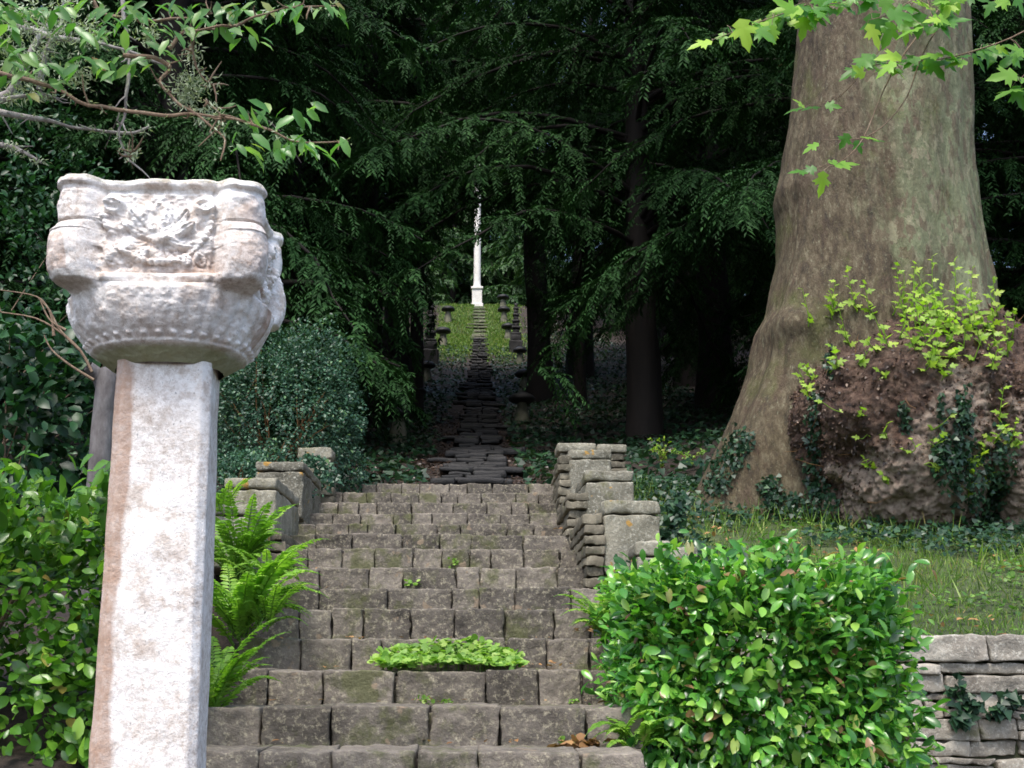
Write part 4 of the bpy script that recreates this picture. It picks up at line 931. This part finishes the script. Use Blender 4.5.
ivy_patch('thin trail of ivy climbing the left side of the burr', [(815, 395, 7, 22), (813, 430, 9, 26), (812, 465, 10, 22), (820, 490, 14, 14), (829, 362, 5, 14)], 520, 1)
ivy_patch('dark ivy mass at the right foot of the burr', [(960, 470, 26, 34), (985, 500, 30, 26), (945, 455, 18, 20), (1000, 460, 20, 40), (960, 420, 10, 30)], 1500, 2, off=.10)
ivy_patch('ivy clump on the left root flare of the plane tree', [(722, 465, 22, 20), (735, 455, 16, 18), (715, 485, 14, 16), (745, 440, 14, 16)], 650, 3, off=.08)
ivy_patch('ivy spread between the root flare and the burr', [(790, 505, 26, 16), (820, 510, 26, 18), (770, 490, 12, 14), (840, 530, 20, 14)], 600, 4, off=.06)
ivy_patch('sparse ivy sprigs on the middle of the burr', [(903, 410, 6, 12), (906, 425, 6, 14), (942, 415, 4, 30), (885, 520, 14, 14)], 150, 5)
def wall_target(Yd, x0=0):
    def f(px, py): return at(px, py, Yd), np.array([0, -1.0, .2])
    return f
ivy_patch('ivy tumbling over the right end of the front coping block', [(672, 520, 10, 18), (678, 505, 9, 12), (668, 545, 9, 14)], 330, 6, off=.12, target=wall_target(7.9))
ivy_patch('ivy draped over the upper left parapet blocks', [(296, 520, 9, 14), (284, 530, 8, 14), (322, 470, 11, 12), (318, 485, 10, 12), (332, 480, 10, 10), (308, 495, 6, 14), (283, 505, 4, 12), (312, 462, 12, 8)], 800, 7, 'teal', .04, .12, wall_target(10.9))
ivy_patch('ivy strands hanging on the dry stone wall', [(955, 690, 8, 12), (970, 705, 14, 10), (995, 710, 14, 6), (1010, 700, 10, 6), (960, 720, 8, 6)], 230, 8, 'ivy', .05, .05, wall_target(WALLY - .02))

# ================================================================== small bare tree behind the column, left
p0 = at(98, 480, 6.3); bt = empty('bare_tree', (p0[0], 6.3, gz(p0[0], 6.3)), 'small pollarded grey trunk with bare twigs left of the column', 'tree'); b0 = np.array(bt.location)
mb = MB(); tube(mb, smooth_path([[p0[0] - .02, 6.3, b0[2] - .05], p0, at(103, 420, 6.3), at(107, 382, 6.3), at(104, 370, 6.3)], 26), np.linspace(.062, .05, 26), 14, .5, .12)
tube(mb, smooth_path([at(106, 392, 6.3), at(100, 378, 6.3), at(88, 366, 6.25)], 8), np.linspace(.05, .03, 8), 10, .5, .2); tube(mb, smooth_path([at(106, 392, 6.3), at(112, 376, 6.3), at(116, 368, 6.3)], 8), np.linspace(.045, .02, 8), 10, .5, .2)
put(mb.build('trunk', M['pollard']), bt, b0)
for pts in ([(92, 372), (80, 350), (60, 332), (35, 318), (0, 312), (-30, 306)], [(80, 350), (60, 330), (48, 308), (35, 296), (0, 290)], [(54, 336), (50, 312), (38, 298)], [(94, 380), (70, 365), (52, 350), (44, 335)], [(66, 330), (50, 320), (0, 312)][:2] + [(40, 300), (62, 328)][:1], [(0, 312), (-6, 290)]):
    mb = MB(); q = smooth_path([at(x, y, 6.2) for x, y in pts], 16); tube(mb, q, np.linspace(.009, .003, 16), 5); put(mb.build('twig', M['twig']), bt, b0)

# ================================================================== lichened tree overhanging top left
ct_b = np.array([-2.9, 3.6, gz(-2.9, 3.6)]); lt = empty('cherry_tree', ct_b, 'lichen covered fruit tree reaching its leafy twigs over the column at top left', 'tree')
mb = MB(); tube(mb, smooth_path([ct_b - [0, 0, .2], ct_b + [.05, 0, 1.2], ct_b + [.1, .05, 2.4], ct_b + [.5, .1, 3.4]], 24), np.linspace(.16, .10, 24), 14, .5, .12); put(mb.build('trunk', M['grey_bark']), lt, ct_b)
BR = [([(-260, 60), (-90, 95), (0, 112), (35, 118), (84, 130), (130, 134), (147, 130)], .016, 3.9), ([(118, -60), (123, 0), (125, 35), (129, 70), (123, 116), (121, 141), (129, 163)], .012, 3.75), ([(129, 158), (136, 150)], .007, 3.75),
      ([(-160, 40), (0, 74), (42, 84), (88, 104), (151, 114), (186, 114), (225, 118), (267, 127), (299, 141), (348, 143)], .010, 3.6), ([(123, 56), (169, 64), (160, 82), (176, 102), (204, 120), (225, 138), (222, 160)], .010, 3.6),
      ([(169, 46), (183, 33), (204, 30), (246, 21), (281, 9), (334, 5)], .008, 3.55), ([(-80, 130), (0, 145), (21, 151), (40, 162)], .013, 3.8), ([(-60, -10), (0, 14), (35, 32), (70, 40), (110, 45), (169, 64)], .018, 3.9),
      ([(-50, 110), (0, 98), (15, 84), (40, 36), (70, 0), (80, -40)], .020, 3.9), ([(40, 90), (45, 50), (60, 20), (62, -30)], .012, 3.8), ([(190, 46), (195, 62), (205, 80), (214, 86)], .005, 3.6), ([(204, 100), (220, 115), (219, 130)], .004, 3.6), ([(0, 98), (30, 94), (50, 95)], .012, 3.85), ([(80, -30), (100, 12), (160, 20), (215, 12)], .009, 3.8)]
BR = [(p, r * .8, d) for p, r, d in BR]
paths = []
rg = np.random.default_rng(5)
for pts, r0, Yd in BR:
    mb = MB(); q = smooth_path([at(x, y, Yd) for x, y in pts], 40); q = q + np.stack([vnoise(q, 14, s) for s in (1, 2, 3)], 1) * .012; paths.append(q)
    tube(mb, q, np.linspace(r0, r0 * .35, 40), 7, .5, .35)
    # short spurs
    for k in range(9):
        b = q[rg.integers(4, 39)]; e = b + rg.normal(0, .035, 3); tube(mb, [b, (b + e) / 2 + rg.normal(0, .006, 3), e], [.004, .003, .0015], 4)
    put(mb.build('branch', M['grey_bark'] if r0 > .008 else M['twig']), lt, ct_b)
# connect to the trunk
for e in ((-260, 60, 3.9), (-160, 40, 3.6), (-80, 130, 3.8), (-60, -10, 3.9), (-50, 110, 3.9)):
    mb = MB(); q = at(*e); b = ct_b + [.12, .03, 2.2 + .9 * random.random()]; tube(mb, smooth_path([b, (b + q) / 2 + [0, 0, .1], q], 14), np.linspace(.06, .018, 14), 8, .5, .15); put(mb.build('branch', M['grey_bark']), lt, ct_b)
# lichen tufts
mb = MB()
for q in paths:
    n = 170; b = q[rg.integers(0, 40, n)] + rg.normal(0, .008, (n, 3)); b = b[np.array([random.random() < (.9 if proj(p)[0] < 120 else .35) for p in b])]
    leaf_cards(mb, *T_NEEDLE, b, rg.normal(0, 1, (len(b), 3)) + [0, 0, -.3], rg.normal(0, 1, (len(b), 3)), rg.uniform(.012, .03, len(b)), .007)
for (x, y, s, m_) in ((190, 85, .05, 260), (186, 100, .03, 120), (193, 50, .025, 90), (148, 34, .035, 120), (20, 60, .08, 400), (55, 20, .08, 350), (20, 20, .08, 300), (205, 115, .03, 90), (75, 75, .05, 200), (90, 30, .05, 160)):
    c = at(x, y, 3.7); leaf_cards(mb, *T_NEEDLE, c + rg.normal(0, s * .6, (m_, 3)), rg.normal(0, 1, (m_, 3)) + [0, 0, -.4], rg.normal(0, 1, (m_, 3)), rg.uniform(.012, .03, m_), .006)
put(mb.build('lichen', M['lichen']), lt, ct_b)
# leaves: hanging clusters at pixel anchored twig ends
mb = MB(); P, D, N, Sz = [], [], [], []
CL = [(15, 25, 6), (40, 10, 6), (70, 25, 5), (30, 50, 5), (95, 30, 6), (120, 25, 5), (60, 80, 4), (10, 60, 5), (110, 70, 4), (140, 50, 5), (155, 25, 5), (180, 25, 4), (5, 10, 6), (85, 65, 4), (210, 30, 4), (170, 5, 5), (235, 118, 4), (280, 142, 4), (245, 105, 5), (258, 108, 4), (300, 108, 5), (312, 112, 4), (250, 140, 6), (262, 146, 5), (292, 138, 4), (305, 143, 5), (318, 148, 4), (345, 140, 2), (150, 66, 4), (132, 70, 2), (100, 55, 5), (80, 55, 5), (110, 15, 6), (135, 5, 6), (145, 10, 4),
      (232, 10, 5), (250, 8, 6), (245, 28, 4), (268, 5, 5), (300, 4, 6), (325, 5, 5), (340, 14, 3), (190, 8, 5), (205, 15, 4), (165, 48, 3), (225, 22, 4), (20, 10, 5), (5, 40, 5), (50, 65, 4), (30, 90, 3), (60, 5, 5), (90, 0, 5), (255, 40, 3), (215, 2, 4), (285, 20, 2), (0, 0, 5), (12, 75, 4)]
for x, y, k in CL:
    for _ in range(k):
        Yd = 3.6 + rg.uniform(-.12, .15); b = at(x + rg.normal(0, 8), y + rg.normal(0, 4), Yd); a = rg.uniform(-.5, math.pi + .5)
        P.append(b); D.append(RT * math.cos(a) * 1.0 - UPV * (.35 + .5 * rg.random()) + FW * rg.normal(0, .4)); N.append(UPV * .8 - FW * .5 + rg.normal(0, .35, 3)); Sz.append(rg.uniform(.048, .086))
P, D, N, Sz = map(np.array, (P, D, N, Sz)); leaf_cards(mb, *T_OVAL, P, D, N, Sz, Sz * .8)
put(mb.build('leaves', M['cherry']), lt, ct_b)

# ================================================================== the wood
def corridor_ok(W):
    """keeps the cleared ride above the hill steps open"""
    x, y, z = W[..., 0], W[..., 1], W[..., 2]
    half = np.interp(y, [12, 16, 24, 45, 60], [.95, .95, 1.0, 1.9, 2.5]) + .3 * vnoise(W, .8, 77); g = np.interp(y, KY, KZ)
    top = np.interp(y, [12, 20, 30, 50, 60], [2.6, 4.0, 5.2, 6.0, 7]) + 1.3 * vnoise(W, .9, 78)
    return ~((np.abs(x - .02) < half) & (z < g + top) & (y > 11) & (y < 68)) & ~((np.abs(x) < 3.4 + .8 * vnoise(W, .5, 79)) & (y > 54) & (y < 72))
def yew_parts(seed, H, Rm, base, nlimb, leaf=.105, dens=19, droop=.5, tr=.3, lean=(0, 0), mat='yew', tm=T_NEEDLE, wid=.30):
    rg = np.random.default_rng(seed); mbt = MB(); zz = np.linspace(-.6, H, 18); cx = lean[0] * (np.clip(zz, 0, None) / H) ** 1.3; cy = lean[1] * (np.clip(zz, 0, None) / H) ** 1.3
    fl = 1 + .35 * np.exp(-np.clip(zz, 0, None) / .5)
    tube(mbt, np.stack([cx, cy, zz], 1), tr * fl * (1 - .85 * np.clip(zz / H, 0, 1)), 14, .5, .2)
    P, D, N, Sz = [], [], [], []
    for l in range(nlimb):
        z0 = base + (H - base) * ((l + rg.random()) / nlimb) ** 1.15; t = (z0 - base) / (H - base)
        L = Rm * (1 - t) ** .6 * rg.uniform(.6, 1.1) + .6; a = rg.uniform(0, 2 * math.pi); d = np.array([math.cos(a), math.sin(a), 0])
        s = np.linspace(0, 1, 10); rise = rg.uniform(.1, .55)
        path = np.stack([np.interp(z0, zz, cx) + d[0] * L * s, np.interp(z0, zz, cy) + d[1] * L * s, z0 + L * (rise * s - droop * s ** 2.2)], 1)
        path += np.stack([vnoise(path, .9, seed + k) for k in (1, 2, 3)], 1) * .18 * s[:, None]
        tube(mbt, path, np.linspace(.035 * L / 4 + .012, .006, 10), 5)
        nt = int(L * dens); st = rg.uniform(.06, 1, nt) ** .8
        b = np.stack([np.interp(st, s, path[:, c]) for c in range(3)], 1)
        ang = a + rg.choice([-1, 1], nt) * rg.uniform(.3, 1.4, nt); tl_ = rg.uniform(.45, 1.0, nt) * (1.1 - .4 * st)
        m = 27; u = np.linspace(.1, 1, m)[None]
        px = b[:, 0:1] + np.cos(ang)[:, None] * tl_[:, None] * u; py = b[:, 1:2] + np.sin(ang)[:, None] * tl_[:, None] * u
        pz = b[:, 2:3] + tl_[:, None] * (rg.uniform(-.1, .25, (nt, 1)) * u - rg.uniform(.35, 1.35, (nt, 1)) * u ** 1.6)
        Q = np.stack([px, py, pz], -1); TT = norm(np.gradient(Q, axis=1)); side = norm(np.cross(TT, [0, 0, 1.0])) * np.where(np.arange(m) % 2, 1, -1)[None, :, None]
        P.append(Q.reshape(-1, 3)); D.append((TT * .9 + side * .8 + rg.normal(0, .2, Q.shape) + np.array([0, 0, -.15])).reshape(-1, 3)); N.append((np.cross(TT, side) * np.where(np.arange(m) % 2, 1, -1)[None, :, None] * -1 + rg.normal(0, .45, Q.shape) + np.array([0, 0, .5])).reshape(-1, 3))
        Sz.append(np.repeat(leaf * rg.uniform(.7, 1.2, nt), m) * rg.uniform(.7, 1.2, nt * m))
    P, D, N, Sz = map(np.concatenate, (P, D, N, Sz)); rn = np.clip(rg.random(len(P)) * .7 + .3 * (vnoise(P, .8, seed) * .5 + .5), 0, 1)
    return mbt, (P, D, N, Sz, rn, tm, wid, mat)
def crown_mesh(data, keep=None):
    P, D, N, Sz, rn, tm, wid, mat = data
    if keep is not None: P, D, N, Sz, rn = P[keep], D[keep], N[keep], Sz[keep], rn[keep]
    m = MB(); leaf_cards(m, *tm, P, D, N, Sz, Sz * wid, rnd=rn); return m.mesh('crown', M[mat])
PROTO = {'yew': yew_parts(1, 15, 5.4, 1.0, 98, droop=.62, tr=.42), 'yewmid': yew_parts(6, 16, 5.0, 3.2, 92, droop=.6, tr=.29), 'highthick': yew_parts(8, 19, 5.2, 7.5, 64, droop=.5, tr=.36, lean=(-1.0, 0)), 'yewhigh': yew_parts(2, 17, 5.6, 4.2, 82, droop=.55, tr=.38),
         'broad': yew_parts(3, 14, 4.6, .8, 66, leaf=.15, dens=9, droop=.35, tr=.3, mat='broad', tm=T_OVAL, wid=1.1), 'thin': yew_parts(4, 18, 4.6, 7.5, 46, droop=.5, tr=.19, dens=17)}
PM = {k: (v[0].mesh('trunk', M['yew_bark']), None) for k, v in PROTO.items()}
shared = {}
def tree(kind, x, y, s, rz, label, group='trees of the dark wood', name=None, sink=0.0):
    z = gz(x, y) - sink; root = empty(name or ('woodland_tree' if kind == 'broad' else 'yew_tree'), (x, y, z), label, 'tree', group)
    root.rotation_euler.z = rz; root.scale = (s, s, s)
    d = PROTO[kind][1]; P = d[0]; c, sn = math.cos(rz), math.sin(rz)
    W = np.stack([x + s * (P[:, 0] * c - P[:, 1] * sn), y + s * (P[:, 0] * sn + P[:, 1] * c), z + s * P[:, 2]], 1)
    ok = corridor_ok(W)
    if ok.mean() > .9995: 
        if kind not in shared: shared[kind] = crown_mesh(d)
        me = shared[kind]
    else: me = crown_mesh(d, ok)
    o = bpy.data.objects.new('crown', me); COL.objects.link(o); o.parent = root
    tm_ = PM[kind][0]
    if ok.mean() <= .9995:
        b = PROTO[kind][0]; V = np.concatenate(b.V); Fq = np.concatenate(b.F)
        W = np.stack([x + s * (V[:, 0] * c - V[:, 1] * sn), y + s * (V[:, 0] * sn + V[:, 1] * c), z + s * V[:, 2]], 1)
        k = corridor_ok(W); k[:18 * 14] = True; m2 = MB(); m2.add(V, Fq[k[Fq].all(1)]); tm_ = m2.mesh('trunk', M['yew_bark'])
    t = bpy.data.objects.new('trunk', tm_); COL.objects.link(t); t.parent = root
    return root
TREES = [('yew', -4.6, 16.5, .95, .4, 'big dark yew behind the blue green bush, its sprays hanging low'), ('yew', -8.6, 15.5, .9, 2.1, 'dark yew at the left edge behind the fruit tree branches'),
         ('yewhigh', -3.6, 21.5, .9, 3.3, 'tall yew left of the hill path whose boughs arch over it'), ('yewmid', 6.4, 17.6, 1.0, 3.0, None), ('yewmid', 2.75, 19.5, 1.0, 5.0, 'dark yew with layered sprays between the hill path and the plane tree'),
         ('yewhigh', 5.0, 24.5, 1.0, 1.2, 'tall dark yew right of the hill path, second row back'), ('yew', 9.3, 17.5, .95, .9, 'dark yew directly behind the giant plane trunk'), ('yew', 13.5, 19, 1.0, 2.7, 'dark yew at the right edge beyond the plane tree'),
         ('broad', -1.8, 81, 1.0, 3.5, None), ('broad', 1.9, 82, 1.05, 4.5, None), ('yew', 11.5, 23, 1.0, 4.7, None), ('yew', -3, 90, 1.4, 2.2, None), ('yew', 3.2, 92, 1.4, 1.2, None), ('yew', -11.5, 21.5, 1.1, 2.9, None), ('yew', -6.8, 19.5, 1.1, 5.2, None), ('highthick', 1.75, 33, 1.0, 0.0, 'thick leaning dark trunk just right of the pale column'), ('thin', 2.6, 30, .85, 2.0, 'slim reddish trunk standing right of the thick leaning one'), ('thin', -2.9, 33, .9, 1.0, 'slim shaded tree left of the upper hill path'),
         ('yewhigh', -5.5, 31, 1.0, .2, None), ('yewhigh', -2.5, 24.5, 1.0, .9, None), ('highthick', 3.4, 39, 1.15, 2.9, None), ('highthick', -2.6, 36, 1.2, 3.6, None), ('thin', -1.55, 29, .95, 1.9, None), ('yew', 0, 100, 2.4, .3, None), ('yew', -9, 98, 2.3, 3.3, None), ('yew', 9, 99, 2.3, 1.3, None), ('yew', -20, 95, 2.3, 5.3, None), ('yew', 21, 95, 2.3, 4.3, None), ('yew', -9.5, 25, 1.05, 4.5, None), ('yew', -14.5, 21, 1.05, 3.5, None), ('yew', 9.0, 28, 1.1, 3.9, None), ('yewhigh', 6.3, 35, 1.0, 5.5, None), ('yew', 15.5, 27, 1.1, .3, None), ('yew', -15, 32, 1.2, 5.1, None),
         ('yewhigh', -6.2, 41, 1.0, 2.6, None), ('yew', -11.5, 40, 1.2, 1.7, None), ('yewhigh', 7.5, 46, 1.05, 3.0, None), ('yew', 13.5, 41, 1.2, 4.4, None), ('yew', 20, 36, 1.3, 2.2, None), ('yew', -21, 40, 1.4, 2.0, None),
         ('broad', -4.2, 74, .8, .5, 'lighter green leafy tree behind the hilltop left of the pale column'), ('broad', 3.8, 76, .9, 1.5, 'lighter green leafy tree behind the hilltop right of the pale column'), ('yew', .3, 84, 1.2, 2.5, 'dark tree far behind the pale column'),
         ('broad', -6.5, 56, .75, 4.0, 'pale leafed tree catching light at the left of the hilltop'), ('yew', 8.0, 60, 1.1, 4.0, None), ('yew', -9.5, 64, 1.3, 4.0, None), ('yew', -14, 55, 1.4, 4.0, None), ('yew', 14, 56, 1.4, .7, None),
         ('yew', -12, 86, 1.5, 1.0, None), ('yew', 12, 86, 1.5, 3.0, None), ('yew', -24, 70, 1.8, 3.0, None), ('yew', 26, 70, 1.8, 1.0, None), ('yew', 20, 16, 1.0, 1.1, None), ('yew', -14.5, 13, .9, 1.6, None)]
for (kd, x, y, s, rz, lab) in TREES:
    side = 'far beyond the hilltop column' if y > 70 else ('deep in the shade left of the hill path' if x < 0 else 'deep in the shade right of the hill path')
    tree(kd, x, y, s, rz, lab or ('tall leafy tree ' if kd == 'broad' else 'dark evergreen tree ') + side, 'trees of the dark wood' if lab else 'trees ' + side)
if 0: print('leaves per crown', {k: len(v[1][0]) for k, v in PROTO.items()})
